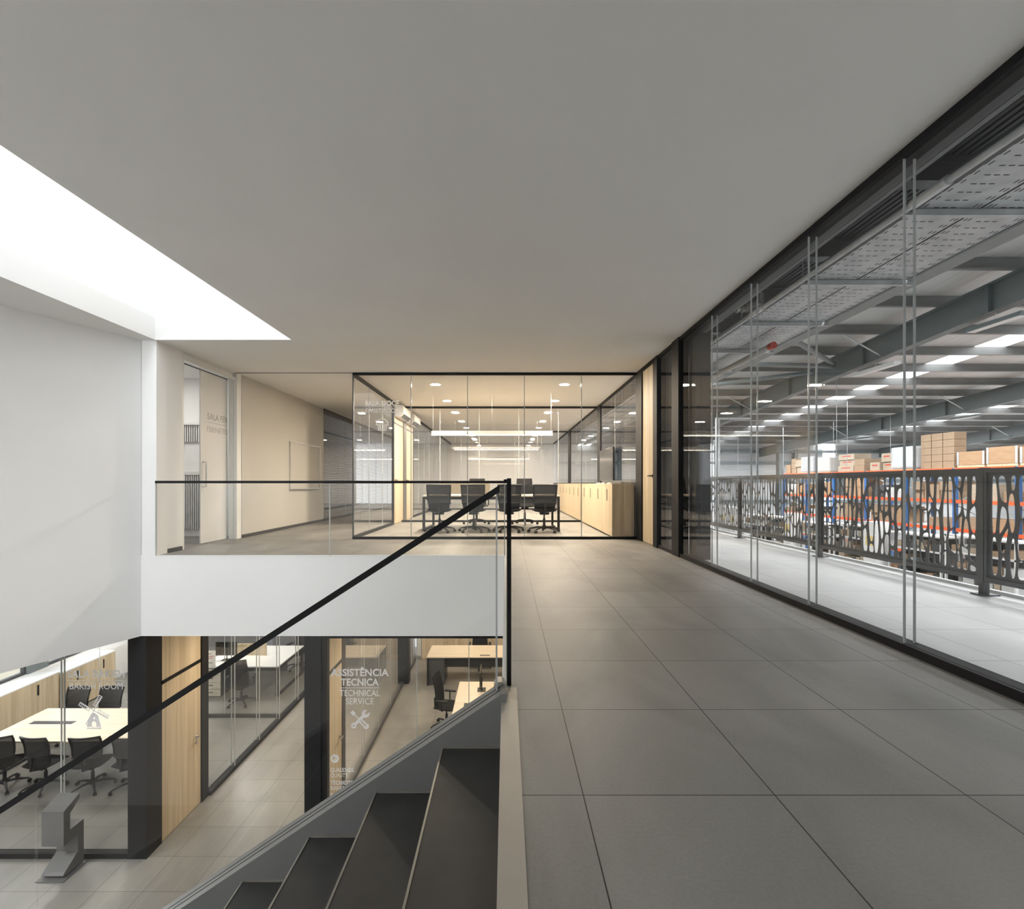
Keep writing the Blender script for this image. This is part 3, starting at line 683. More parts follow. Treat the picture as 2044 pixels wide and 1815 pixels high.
t = thing('side_panel', 'white upright panel left of the tall oak cupboards', 'panel', (-2.62, 15.32, ZL))
part('panel', box(-2.68, -2.56, 15.28, 15.35, ZL, -1.6), 'lam', t, w=True)
# tall oak cupboards along the back wall
t = thing('tall_cupboard', 'row of tall oak cupboard doors behind the technical service desks', 'cupboard', (.5, 15.1, ZL))
part('carcass', box(-2.5, 2.3, 15.02, 15.34, ZL, -1.5), 'oak', t, w=True)
for k in range(8): part('door', box(-2.5 + k * .6 + .003, -1.9 + k * .6 - .003, 15.0, 15.02, ZL + .05, -1.503), 'oak', t, w=True)
# technical service desks
def office_desk(label, loc, L, D, ped=(), slot=True, rz=0):
    t = table('office_desk', label, 'desk', loc, L, D, .75, 'oaktop', 'plastic')
    part('modesty_panel', box(-L / 2 + .45, L / 2 - .45, .0, .02, .32, .70), 'dgrey', t)
    for x in ped: part('drawer_pedestal', box(x - .22, x + .22, -D / 2 + .05, D / 2 - .2, .0, .715, .004), 'dgrey', t)
    if slot: part('cable_tray', box(-.13, .13, -D / 2 + .09, -D / 2 + .17, .75, .752), 'dgrey', t)
    return t
t = office_desk('oak topped desk with dark end pedestals at the back of technical service', (-.55, 13.55, ZL), 3.0, .95, (-1.27, .95), True)
high_chair('dark office chair behind the rear desk of technical service', None, (-.75, 14.45, ZL), PI)
t = office_desk('oak topped desk nearest the technical service glass front', (.05, 10.55, ZL), 2.2, 1.8, (), False)
t = thing('monitor', 'black monitor seen from the side on the nearest technical service desk', 'monitor', (-.55, 11.0, ZL + .75))
part('screen', box(-.012, .012, -.27, .27, .12, .46, .004), 'tv', t)
s_ = BM(); tube(s_, [(.02, 0, .008), (.03, 0, .28)], .013, 8); bx(s_, -.07, .11, -.11, .11, 0, .008)
part('stand', s_, 'plastic', t)
t = thing('keyboard', 'dark keyboard lying on the nearest technical service desk', 'keyboard', (-.78, 10.1, ZL + .75), PI / 2)
part('body', box(-.21, .21, -.07, .07, 0, .014, .003), 'plastic', t)
k_ = BM()
for i in range(14):
    for j in range(5): bx(k_, -.2 + i * .0286, -.178 + i * .0286, -.06 + j * .025, -.042 + j * .025, .014, .018)
part('keys', k_, 'dgrey', t)
high_chair('dark office chair turned sideways at the nearest technical service desk', None, (-1.28, 10.9, ZL), -PI / 2 - .2)

# windmill room
t = table('meeting_table', 'large pale oak meeting table in the ground floor windmill room', 'table', (-7.62, 9.45, ZL), 3.06, 1.3, .75, s=.06)
part('cable_tray', box(-1.28, -.48, -.02, .10, .75, .753), 'dgrey', t)
b0 = None
for i, (x, a, lb) in enumerate(((-8.64, .25, 'leftmost of the four near chairs at the windmill room table'), (-7.93, -.1, 'second near chair from left at the windmill room table'),
        (-7.12, .15, 'third near chair from left at the windmill room table'), (-6.42, -.12, 'rightmost near chair at the windmill room table'))):
    dup(c0, (x, 8.72, ZL), a, lb)
for x, lb in ((-9.05, 'far side chair at the left end of the windmill room table'), (-8.36, 'far side chair right of centre at the windmill room table')):
    dup(c0, (x + .12, 10.38, ZL), PI, lb)
cabinet('low oak cabinet with white top beside the windmill room window', (-9.97, 11.28, ZL), 3.97, .5, 1.04, 4, PI, 'lam')
cabinet('low oak cabinet with white top beyond the partition of the windmill room', (-9.97, 12.92, ZL), 1.52, .5, .98, 2, PI, 'lam')
# outer wall with a window band, left of both ground floor rooms
o = BM(); bx(o, -10.7, -10.5, 6.0, 15.5, ZL, -3.2); bx(o, -10.7, -10.5, 6.0, 15.5, -1.5, ZS); bx(o, -10.7, -10.5, 6.0, 7.3, -3.2, -1.5)
struct('wall_window_pier', bx(box(-10.68, -10.5, 11.12, 11.62, -3.2, -1.5), -10.68, -10.5, 14.6, 15.5, -3.2, -1.5), 'steel', 'grey steel pier between the ribbon windows', 'pier')
bx(o, -11, -10.7, -3.5, 6.0, ZL, ZS)
struct('wall_outer', o, 'white', 'outer wall with window band', 'wall')
for i, (a, b) in enumerate(((7.3, 11.12), (11.62, 14.6))):
    w = sroot('window_%d' % (40 + i), 'ribbon window over the low cabinets, %s part' % ('near', 'far')[i], 'window', (-10.6, (a + b) / 2, -3.1))
    fr = BM(); bx(fr, -10.63, -10.55, a, b, -3.2, -3.14); bx(fr, -10.63, -10.55, a, b, -1.56, -1.5); bx(fr, -10.63, -10.55, a, a + .05, -3.14, -1.56); bx(fr, -10.63, -10.55, b - .05, b, -3.14, -1.56)
    part('frame', fr, 'dgrey', w, w=True); part('pane', box(-10.6, -10.585, a + .05, b - .05, -3.14, -1.56), 'glass', w, w=True)
struct('ground_outside', box(-60, -11.2, -20, 40, ZL - .3, ZL - .1), 'sand', 'pale sunlit ground outside the window band', 'ground')
# office beyond the partition
t = table('office_desk', 'white topped desk with black frame beyond the left glass partition', 'desk', (-6.55, 13.2, ZL), 1.92, 1.6, .75, 'lam', 'plastic', s=.07)
part('privacy_screen', box(-.9, .3, .0, .03, .72, 1.05), 'oak', t)
part('modesty_panel', box(-.85, .85, -.02, .0, .35, .70), 'dgrey', t)
t = thing('drawer_unit', 'cream drawer unit with black handles beside the white desk', 'drawer unit', (-7.2, 12.75, ZL))
part('carcass', box(-.22, .2, -.33, .35, .0, .70), 'dgrey', t)
for k in range(4):
    dr = part('drawer', box(-.22, .2, -.352, -.332, .02 + k * .17, .18 + k * .17), 'cream', t)
    part('handle', box(-.12, .02, -.362, -.352,   .11 + k * .17, .125 + k * .17), 'black', dr)
t = thing('notice_board', 'small cream notice with red print standing beside the white desk', 'notice', (-7.2, 12.3, ZL + .75))
q = box(-.16, .14, -.004, .004, .0, .42); part('sheet', q, 'paper', t)
for z, a, b, m_ in ((.34, -.06, .03, 'black'), (.28, -.12, .10, 'red'), (.235, -.10, .06, 'red'), (.12, -.08, .07, 'black')):
    part('print', box(a, b, -.006, -.004, z, z + .014), m_, t)
dup(h0, (-6.3, 12.05, ZL), .12, 'dark high back chair in front of the white topped desk')
dup(h0, (-5.9, 14.35, ZL), PI - .3, 'dark high back chair behind the white topped desk')
t = thing('monitor', 'black monitor on the white desk near the black post', 'monitor', (-7.1, 12.85, ZL + .75))
part('screen', box(-.27, .27, -.012, .012, .12, .46, .004), 'tv', t)
s_ = BM(); tube(s_, [(0, .02, .008), (0, .03, .28)], .013, 8); bx(s_, -.11, .11, -.07, .11, 0, .008)
part('stand', s_, 'plastic', t)
# folded steel totem
t = thing('folded_totem', 'grey folded steel totem standing in front of windmill room glass', 'totem', (-5.98, 6.80, ZL), .0)
pr = [(-.10, .03), (-.13, .06), (-.10, .09), (.10, .22), (.10, .46), (-.12, .44), (-.12, .90), (.13, 1.0), (.13, .93), (-.02, .82), (-.02, .60), (.2, .60), (.2, .03)]
part('body', prism(BM(), [(y, z) for y, z in pr], 'x', -.15, .14), 'totem', t)
part('base_plate', box(-.19, .18, -.17, .24, 0, .012), 'totem', t)

# ground floor lamps (unseen ceiling panels added to light rooms and hall)
def lamp_panel(label, x, y, e, col=WARM, sx=.6, sy=.6):
    t = thing('unseen_ceiling_lamp', label, 'ceiling lamp', (x, y, ZS), 0, 'unseen ground floor ceiling lamps')
    part('frame', box(-sx / 2, sx / 2, -sy / 2, sy / 2, -.03, 0), 'lam', t); part('diffuser', box(-sx / 2 + .03, sx / 2 - .03, -sy / 2 + .03, sy / 2 - .03, -.032, -.03), 'linear', t)
    area('unseen_lamp_light', (x, y, ZS - .04), sx, sy, e, col)
for x, y, e, c_ in ((-8.5, 9.3, 25, (1, .95, .88)), (-6.5, 9.3, 25, (1, .93, .84)), (-6.7, 13.3, 45, (1, .97, .92)), (-9, 13.3, 40, (1, .97, .92)), (-1.2, 8.9, 40, WARM), (-.6, 11.6, 34, WARM), (-.8, 14.0, 32, WARM),
                 (-7.6, 4.6, 60, (1, .98, .96)), (-7.9, 1.6, 60, (1, .98, .96)), (-3.9, 8.6, 22, WARM), (-3.9, 11.3, 42, WARM), (-3.9, 14.0, 30, WARM)):  # the pair over the hall is added to brighten its floor and lettering
    lamp_panel('unseen square ceiling lamp added under the gallery slab', x, y, e, c_)

# ------------------------------------------------------------------ etched signs on the glass
def sign(name, label, cat, loc): return thing(name, label, cat, loc)
def line(root, s, size, z, width, b=0., x=0., m='etch', align='CENTER'):
    part('lettering', shift(text_bm(s, size, b, width, align), x, 0, z), m, root)
t = sign('glass_sign', 'white lettering with crossed tools on the technical service glass', 'sign', (-2.05, YE + .042, 0))
line(t, 'ASSISTÊNCIA', .138, -1.70, .81, .0035); line(t, 'TECNICA', .138, -1.835, .53, .0035)
part('rule', box(-.28, .28, -.001, .001, -1.872, -1.864), 'etch', t)
line(t, 'TECHNICAL', .128, -1.985, .56, .0006); line(t, 'SERVICE', .128, -2.10, .39, .0006)
ic = BM(); cx, cz = 0., -2.315
def rot2(p, a): c_, s_ = math.cos(a), math.sin(a); return (p[0] * c_ - p[1] * s_ + cx, p[0] * s_ + p[1] * c_ + cz)
def ring2(u, v, r, a0=0, a1=2 * PI, n=16): return [(u + r * math.cos(a0 + (a1 - a0) * i / n), v + r * math.sin(a0 + (a1 - a0) * i / n)) for i in range(n + (0 if abs(a1 - a0) > 6.28 else 1))]
# wrench: runs from lower left to upper right
wr = [(-.105, -.022), (.055, -.022)] + ring2(.12, 0, .055, -2.6, -.42, 8) + [(.12, -.016), (.105, .0), (.12, .016)] + ring2(.12, 0, .055, .42, 2.6, 8) + [(.055, .022), (-.105, .022)] + ring2(-.12, 0, .04, .6, 2 * PI - .6, 12)
prism(ic, [rot2(p, PI / 4) for p in wr], 'y', -.001, .001, [[rot2(p, PI / 4) for p in ring2(-.12, 0, .015, 0, 2 * PI, 10)]])
part('wrench_icon', ic, 'etch', t)
ic = BM()
sd = [(-.165, -.022), (-.11, -.03), (-.10, -.010), (-.02, -.008), (-.02, .008), (-.10, .010), (-.11, .03), (-.165, .022)]
prism(ic, [rot2(p, -PI / 4) for p in sd], 'y', -.003, -.0012)
hn = [(.0, -.03)] + ring2(.13, 0, .04, -2.2, 2.2, 12) + [(.0, .03), (-.015, .0)]
prism(ic, [rot2(p, -PI / 4) for p in hn], 'y', -.003, -.0012, [[rot2(p, -PI / 4) for p in [(.02, -.009), (.12, -.009), (.12, .009), (.02, .009)]]])
part('screwdriver_icon', ic, 'etch', t)
t = sign('direction_sign', 'white arrow and small direction lettering low on the technical service glass', 'sign', (-2.46, YE + .042, 0))
cx, cz = .06, -2.86
ic = BM(); arrow = [(-.038, 0), (-.005, .033), (.004, .024), (-.014, .006), (.036, .006), (.036, -.006), (-.014, -.006), (.004, -.024), (-.005, -.033)]
prism(ic, [rot2(p, 0) for p in ring2(0, 0, .06, 0, 2 * PI, 28)], 'y', -.001, .001, [[rot2(p, 0) for p in arrow]])
part('arrow_icon', ic, 'etch', t)
for s_, sz_, z, wd, b in (('QUALIDADE', .078, -3.045, .33, .0018), ('QUALITY', .078, -3.12, .24, .0004), ('TÉCNICOS DE', .078, -3.225, .41, .0018), ('BAKERY', .078, -3.3, .245, .0004), ('PADARIA', .078, -3.40, .27, .0018)):
    line(t, s_, sz_, z, wd, b, 0, align='LEFT')
t = sign('glass_sign', 'etched room lettering above a windmill on ground floor glass', 'sign', (-5.75, YE + .012, 0))
line(t, 'SALA BAKISH', .145, -1.71, .80, .003, .03); part('rule', box(-.37, .43, -.001, .001, -1.76, -1.753), 'etch', t)
line(t, 'BAKISH ROOM', .13, -1.875, .74, 0, .03)
cx, cz = 0., -2.17
ic = BM()
for k in range(4):
    a = k * PI / 2 + PI / 4 + .25
    holes = []
    for q in range(6): holes.append([rot2(p, a) for p in ((.065 + q * .026, .012), (.083 + q * .026, .012), (.083 + q * .026, .042), (.065 + q * .026, .042))])
    prism(ic, [rot2(p, a) for p in ((.0, -.006), (.225, -.006), (.225, .05), (.055, .05), (.055, .006), (.0, .006))], 'y', -.001 - k * .0006, -.0006 - k * .0006, holes)
part('sails_icon', ic, 'etch', t)
ic = BM(); prism(ic, [rot2(p, 0) for p in ((-.10, -.23), (-.055, -.07), (0, -.03), (.055, -.07), (.10, -.23))], 'y', .0, .001, [[rot2(p, 0) for p in [(-.03, -.225), (.03, -.225), (.03, -.17), (.0, -.15), (-.03, -.17)]], [rot2(p, 0) for p in [(-.012, -.12), (.012, -.12), (.012, -.09), (-.012, -.09)]]])
bx(ic, -.10, .10, 0, .001, cz - .26, cz - .24)
part('mill_icon', ic, 'etch', t)
t = sign('glass_sign', 'etched lettering with a muffin icon on the upper meeting room glass', 'sign', (-2.215, YF - .008, 0))
line(t, 'SALA DOCE', .125, 2.39, .61, .0028); part('rule', box(-.31, .31, -.001, .001, 2.365, 2.371), 'etch', t)
line(t, 'SWEET ROOM', .11, 2.265, .60)
ic = BM(); cx, cz = 0., 2.03
for k in range(14):
    a0, a1 = PI * k / 14, PI * (k + 1) / 14
    prism(ic, [rot2(p, 0) for p in [(math.cos(a0) * .11, math.sin(a0) * .11 + .02), (math.cos(a1) * .11, math.sin(a1) * .11 + .02), (math.cos(a1) * .098, math.sin(a1) * .098 + .02), (math.cos(a0) * .098, math.sin(a0) * .098 + .02)]], 'y', -.001, .001)
for k in range(5):
    x = -.08 + k * .04
    prism(ic, [rot2(p, 0) for p in [(x - .008, .01), (x + .008, .01), (x * .8 + .006, -.075), (x * .8 - .006, -.075)]], 'y', -.001, .001)
bx(ic, -.075, .075, -.001, .001, cz - .09, cz - .08); bx(ic, -.115, .115, -.001, .001, cz + .01, cz + .02)
part('muffin_icon', ic, 'etch', t)

# ------------------------------------------------------------------ warehouse shell
XR = 38; RP = .058
roofz = lambda y: 5.22 - RP * y
f = BM(); bx(f, XW + .1, XR, -6, 32, ZL - .2, ZL); struct('floor_warehouse', f, 'conc', 'concrete floor of the warehouse', 'floor')
f = BM(); bx(f, 2.46, 4.42, -3.5, 27, -.3, 0); struct('floor_walkway', f, 'tilewalk_daylit', 'tiled walkway outside the glass wall, daylight painted into its colour', 'floor')
struct('trim_walkway', box(4.42, 4.47, -3.5, 27, -.32, .03), 'whitebox', 'white kerb along the walkway edge', 'kerb')
w = BM(); bx(w, XW + .1, 12.3, 31.8, 32, ZL, roofz(31.8)); bx(w, 13.05, 19.9, 31.8, 32, ZL, roofz(31.8)); bx(w, 20.7, XR, 31.8, 32, ZL, roofz(31.8)); bx(w, 12.3, 13.05, 31.8, 32, ZL, -3); bx(w, 19.9, 20.7, 31.8, 32, ZL, -3)
struct('wall_warehouse_end', w, 'clad', 'white cladding at the far end of the warehouse', 'wall')
w = BM(); bx(w, XR, XR + .2, -6, 32, ZL, 6); bx(w, XW + .1, XR, -6.2, -6, ZL, 6); bx(w, 2.46, 2.6, -6, 32, ZL, -.3); bx(w, 2.46, 2.6, 25.2, 32, -.3, 5)
bx(w, 2.46, 2.56, -6, 32, H + .08, 5.8)
struct('wall_warehouse', w, 'clad', 'side walls of the warehouse', 'wall')
for i, (a, b) in enumerate(((12.3, 13.05), (19.9, 20.7))):
    w_ = sroot('window_%d' % (50 + i), 'translucent wall strip in the warehouse end wall, %s one' % ('left', 'right')[i], 'window', ((a + b) / 2, 31.9, -3))
    for k in range(6):
        z = -3 + k * 1.1; part('sheet', box(a, b, 31.86, 31.9, z + .12, min(z + 1.1, roofz(31.8) - .02)), 'daystrip', w_, w=True)
rr = BM()
def slope_box(bm, x0, x1, y0, y1, zo, th):
    v = []
    for x in (x0, x1):
        for y in (y0, y1):
            for z in (roofz(y) + zo, roofz(y) + zo + th): v.append(bm.verts.new((x, y, z)))
    for q in ((0, 1, 3, 2), (4, 6, 7, 5), (0, 4, 5, 1), (2, 3, 7, 6), (0, 2, 6, 4), (1, 5, 7, 3)): bm.faces.new([v[i] for i in q])
    return bm
edges = [2.46, 4.5, 5.3, 11.9, 12.7, 19.4, 20.2, 26.8, 27.6, XR]
for a, b in zip(edges[::2], edges[1::2]): slope_box(rr, a, b, -6, 32, 0, .08)
struct('ceiling_warehouse', rr, 'roof', 'white profiled roof sheet of the warehouse', 'roof')
for i, (a, b) in enumerate(zip(edges[1:-1:2], edges[2::2])):
    struct('window_%d' % (60 + i), slope_box(BM(), a, b, -6, 32, .02, .03), 'daystrip', 'translucent roof strip, %s from the glass wall' % ORD[i], 'roof window')
for k in range(-6, 15):
    y = 8.35 + 1.5 * k; z = roofz(y)
    if y > 31.5: continue
    q = BM(); bx(q, 2.56, XR, y - .003, y + .003, z - .22, z - .004); bx(q, 2.56, XR, y - .07, y, z - .226, z - .22); bx(q, 2.56, XR, y, y + .07, z - .01, z - .002); bx(q, 2.56, XR, y - .07, y - .064, z - .22, z - .20)
    struct('purlin', q, 'purlin', 'galvanised purlin of the warehouse roof', 'purlin')
for i, x in enumerate((8.47, 15.8, 23.3, 30.8)):
    q = BM()
    for (a, b, zo, th) in ((x - .1, x + .1, -.76, .015), (x - .1, x + .1, -.245, .015), (x - .006, x + .006, -.745, .5)): slope_box(q, a, b, -6, 31.6, zo, th)
    for k in range(8):
        y = 2.6 + k * 3.1; slope_box(q, x - .09, x + .09, y, y + .012, -.745, .5)
    struct('roof_beam', q, 'steel', 'grey steel roof beam, %s from the glass wall' % ORD[i], 'beam')
    if i:
        c_ = BM(); y = 29.2; bx(c_, x - .12, x + .12, y - .2, y - .185, ZL, roofz(y) - .77); bx(c_, x - .12, x + .12, y + .185, y + .2, ZL, roofz(y) - .77); bx(c_, x - .006, x + .006, y - .185, y + .185, ZL, roofz(y) - .77)
        struct('column_warehouse', c_, 'steel', 'grey steel warehouse column, %s row' % ORD[i], 'column')
    for y in (5.35, 11.35, 17.35, 23.35):
        z = roofz(y)
        struct('brace', tube(BM(), [(x - .9, y, z - .23), (x - .02, y, z - .72)], .018, 6), 'galv', 'thin knee brace between purlin and roof beam', 'brace')
# round wind braces meeting at the first beam
for p0, p1, lb in (((8.35, 12.9, 4.05), (5.0, 9.2, 3.75), 'round steel brace rising left from the first roof beam'), ((8.35, 12.9, 3.98), (4.6, 11.2, 3.66), 'middle round steel brace reaching the first roof beam'), ((8.0, 13.2, 3.9), (5.7, 14.0, 3.72), 'lowest round steel brace reaching the first roof beam')):
    struct('brace', tube(BM(), [p0, p1], .055, 12), 'steel', lb, 'brace', smooth=True)
for i, z in enumerate((-1.6, -.2, 1.1, 2.2, 2.9)):
    struct('wall_rail', box(2.6, XR, 31.6, 31.78, z, z + .16), 'steel', 'horizontal cladding rail on the end wall, %s from the bottom' % ORD[i], 'rail')
for x in (7.0, 10.5, 18.0): struct('wall_post', box(x, x + .2, 31.5, 31.78, ZL, roofz(31.6) - .25), 'steel', 'steel post at the warehouse end wall', 'post')

struct('trim_head', box(XW + .09, XW + .185, -3.5, 6.55, H - .03, H), 'dgrey', 'dark grey head profile outside the glass wall', 'head profile')
struct('trim_head_edge', box(XW + .187, XW + .225, -3.5, 6.55, H - .032, H), 'gwall', 'lighter edge of the head profile outside the glass wall', 'head profile')
# dark ribbed deck and beams over the walkway
q = BM()
x = 2.56
while x < 3.9:
    bx(q, x, x + .035, -3.5, 26, 3.5, 3.56); bx(q, x + .035, x + .06, -3.5, 26, 3.52, 3.56); x += .06
struct('ceiling_deck', q, 'deckdark', 'dark ribbed metal deck over the walkway', 'deck')
for k in range(-3, 14):
    y = 3.9 + 1.29 * k
    struct('beam_deck', bx(bx(box(2.56, 4.0, y - .06, y + .06, 3.3, 3.31), 2.56, 4.0, y - .004, y + .004, 3.31, 3.49), 2.56, 4.0, y - .06, y + .06, 3.485, 3.495), 'dgrey', 'dark steel beam under the ribbed deck', 'beam')
struct('beam_edge', bx(box(3.885, 4.06, -3.5, 26, 2.955, 2.97), 4.045, 4.06, -3.5, 26, 2.97, 3.12), 'purlin', 'light grey edge channel right of the perforated trays', 'edge channel')
# perforated trays
def tray(label, x0, w, y0, y1, z):
    u = [0, .018, .030, .048, .060, .125, .165, .185, .225, .245, .285]; u = u + [w - .060, w - .048, w - .030, w - .018, w]
    bm = BM(); P = .096; n = int((y1 - y0) / P)
    vs = []; yy = []
    for k in range(n): yy += [y0 + k * P, y0 + k * P + .041, y0 + k * P + .053]
    yy.append(y0 + n * P)
    for y in yy: vs.append([bm.verts.new((x0 + a, y, z)) for a in u])
    for j in range(len(yy) - 1):
        ph = j % 3; kk = j // 3
        for i in range(len(u) - 1):
            f_ = bm.faces.new((vs[j][i], vs[j][i + 1], vs[j + 1][i + 1], vs[j + 1][i]))
            slot = (ph == 1 and i in (5, 7, 9)) or (ph == 0 and i in (1, 3, 11, 13))
            f_.material_index = 1 if slot else 0
    t = thing('cable_tray', label, 'cable tray', (x0 + w / 2, (y0 + y1) / 2, z))
    part('perforated_sheet', bm, ['galv', 'groove'], t, w=True)
    s = BM(); bx(s, x0 - .002, x0, y0, y1, z, z + .08); bx(s, x0 + w, x0 + w + .002, y0, y1, z, z + .08); bx(s, x0, x0 + w, y0, y1, z + .078, z + .08)
    part('side_flange', s, 'galv', t, w=True)
tray('left perforated metal tray hanging over the walkway', 2.93, .455, -2, 20, 2.97)
tray('right perforated metal tray hanging over the walkway', 3.41, .455, -2, 20, 2.97)
t = thing('conduit_pipe', 'long thin steel pipe running beside the perforated trays', 'pipe', (2.80, 8, 2.92))
part('pipe', tube(BM(), [(2.80, -2, 2.92), (2.80, 20, 2.92)], .024, 12), 'galv', t, w=True, smooth=True)
for y in (3.2, 5.5): part('coupling', tube(BM(), [(2.80, y, 2.92), (2.80, y + .28, 2.92)], .034, 12), 'alu', t, w=True, smooth=True)
part('support_channel', box(2.86, 2.91, -2, 20, 2.94, 3.0), 'dgrey', t, w=True)
y = 3.64; i = 0
while y < 18:
    t = thing('tray_hanger', 'steel channel carrying the perforated trays, %s from the viewer' % ORD[min(i, 9)], 'hanger', (3.36, y, 2.94), 0, 'tray hangers over the walkway')
    part('channel', bx(bx(box(2.86, 3.93, y - .02, y - .017, 2.925, 2.966), 2.86, 3.93, y + .017, y + .02, 2.925, 2.966), 2.86, 3.93, y - .02, y + .02, 2.92, 2.926), 'galv', t, w=True)
    part('threaded_rod', tube(BM(), [(2.88, y, 2.92), (2.88, y, 3.5)], .005, 6), 'galv', t, w=True)
    y += 1.27; i += 1
t = thing('flexible_duct', 'coiled silver duct with valve above the glass wall', 'duct', (2.75, 5.95, 3.05))
pts = [(2.62, 5.9, 3.12), (2.7, 5.95, 3.08), (2.86, 5.955, 3.06)]
q = BM()
for k in range(9): tube(q, [(2.62 + k * .03, 5.95, 3.07), (2.638 + k * .03, 5.95, 3.07)], .062 if k % 2 else .05, 14)
part('coil', q, 'chrome', t, w=True)
q = BM(); tube(q, [(2.8, 5.55, 3.0), (2.8, 5.85, 3.03), (2.7, 5.95, 3.07)], .03, 10); tube(q, [(2.8, 5.55, 3.0), (2.8, 5.55, 3.09)], .02, 10)
part('pipe_elbow', q, 'galv', t, w=True, smooth=True)
t = thing('pipe_run', 'white pipe with a red cap under the right perforated tray', 'pipe', (3.6, 8, 2.86))
part('pipe', tube(BM(), [(3.60, 6.85, 2.86), (3.62, 10.6, 2.86)], .045, 12), 'whitebox', t, w=True, smooth=True)
part('cap', tube(BM(), [(3.60, 6.80, 2.86), (3.60, 6.90, 2.86)], .047, 12), 'red', t, w=True, smooth=True)
t = thing('cable_ladder', 'vertical galvanised cable drop with horizontal arm left of the racks', 'cable ladder', (7.12, 17, ZL))
part('riser', box(7.05, 7.17, 16.95, 17.05, ZL, 3.2), 'galv', t, w=True)
part('arm', box(7.17, 8.25, 16.95, 17.05, 3.15, 3.2), 'galv', t, w=True)
for i, (x, y) in enumerate(((11.0, 24), (9.4, 19), (12.6, 23), (9.8, 15), (13.6, 21), (11.8, 17.5), (15.2, 20))):
    solo('hanging_wire', tube(BM(), [(x, y, 1.6), (x, y, roofz(y) - .23)], .008, 6), 'galv', 'thin wire hanging from the warehouse roof', 'wire', 'thin wires hanging from the warehouse roof')
# lamps under the beams
def tube_lamp(label, x, y, z, L=1.3, m='alu'):
    t = thing('batten_lamp', label, 'lamp', (x, y, z))
    part('housing', prism(BM(), [(-.09, 0), (-.07, .07), (.07, .07), (.09, 0)], 'y', -L / 2, L / 2), m, t)
    part('diffuser', box(-.07, .07, -L / 2 + .03, L / 2 - .03, -.012, -.001), 'lam', t)
    part('hanger', tube(BM(), [(0, 0, .07), (0, 0, .2)], .006, 6), 'galv', t)
def undb(y): return roofz(y) - .76 - .2
tube_lamp('grey box lamp under the nearest roof beam', 8.47, 8.75, undb(8.75), 1.0, 'steel')
tube_lamp('tube lamp under the nearest roof beam, further along', 8.47, 11.6, undb(11.6), 1.3, 'lam')
tube_lamp('grey box lamp under the second roof beam', 15.8, 17.4, undb(17.4), 1.0, 'steel')
tube_lamp('small box lamp under the second roof beam, further along', 15.8, 22.3, undb(22.3), 1.0, 'steel')

# ------------------------------------------------------------------ laser cut railing panels
def clip(poly, n, c):
    out = []
    for i in range(len(poly)):
        a, b = poly[i], poly[(i + 1) % len(poly)]; da = a[0] * n[0] + a[1] * n[1] - c; db = b[0] * n[0] + b[1] * n[1] - c
        if da <= 0: out.append(a)
        if (da < 0 < db) or (db < 0 < da):
            s = da / (da - db); out.append((a[0] + (b[0] - a[0]) * s, a[1] + (b[1] - a[1]) * s))
    return out
def cells(L, Hh, seed):
    rnd = random.Random(seed); pts = []; x = .02; col = 0
    while x < L - .01:
        wcol = rnd.uniform(.062, .105); z = rnd.uniform(-.05, .1) + (.12 if col % 2 else 0)
        while z < Hh + .05:
            pts.append((x + wcol / 2 + rnd.uniform(-.008, .008), z)); z += rnd.choice((rnd.uniform(.1, .18), rnd.uniform(.26, .5), rnd.uniform(.26, .5)))
        x += wcol; col += 1
    K = 4.6; holes = []
    for i, p in enumerate(pts):
        poly = [(.03, .03), (L - .03, .03), (L - .03, Hh - .03), (.03, Hh - .03)]
        for j, q in enumerate(pts):
            if i == j or abs(q[0] - p[0]) > .26: continue
            nx, nz = (q[0] - p[0]), (q[1] - p[1]) / (K * K)
            c = (nx * (p[0] + q[0]) + nz * (p[1] + q[1])) / 2; l = math.hypot(nx, nz)
            m_ = random.Random(min(i, j) * 977 + max(i, j) + seed).choice((.006, .009, .013, .02))
            poly = clip(poly, (nx / l, nz / l), c / l - m_)
            if len(poly) < 3: break
        if len(poly) < 3: continue
        w_ = max(a[0] for a in poly) - min(a[0] for a in poly); h_ = max(a[1] for a in poly) - min(a[1] for a in poly)
        if w_ < .014 or h_ < .03: continue
        for _ in range(2):
            poly = [q for k in range(len(poly)) for q in ((poly[k][0] * .78 + poly[(k + 1) % len(poly)][0] * .22, poly[k][1] * .78 + poly[(k + 1) % len(poly)][1] * .22), (poly[k][0] * .22 + poly[(k + 1) % len(poly)][0] * .78, poly[k][1] * .22 + poly[(k + 1) % len(poly)][1] * .78))]
        holes.append(poly)
    return holes
PL, PH = 2.27, .93
variants = []
for sd_ in (3, 11, 29):
    bm = prism(BM(), [(0, 0), (PL, 0), (PL, PH), (0, PH)], 'x', -.003, .003, cells(PL, PH, sd_))
    variants.append(mesh_of('cut_sheet', bm, 'rail'))
frm = BM(); bx(frm, -.025, .025, -.02, PL + .02, PH, PH + .04); bx(frm, -.025, .025, -.02, PL + .02, -.04, 0); bx(frm, -.025, .025, -.02, 0, -.04, PH + .04); bx(frm, -.025, .025, PL, PL + .02, -.04, PH + .04)
fm = mesh_of('panel_frame', frm, 'rail')
pm = BM(); bx(pm, -.03, .03, -.022, .022, -.2, 1.14); bx(pm, -.07, .09, -.06, .06, 0, .012)
pmm = mesh_of('post', pm, 'rail')
PY = [4.53 - 2.36, 4.53, 6.9, 9.27, 11.64, 14.0, 16.4, 18.8, 21.2, 23.6]
for i, y in enumerate(PY[:-1]):
    t = thing('patterned_balustrade', 'grey railing panel with organic cutouts, %s from the viewer' % ORD[i], 'railing panel', (4.28, y + .045, .165))
    for nm, me in (('cut_sheet', variants[i % 3]), ('frame', fm)):
        o = bpy.data.objects.new(nm, me); C.objects.link(o); o.parent = t
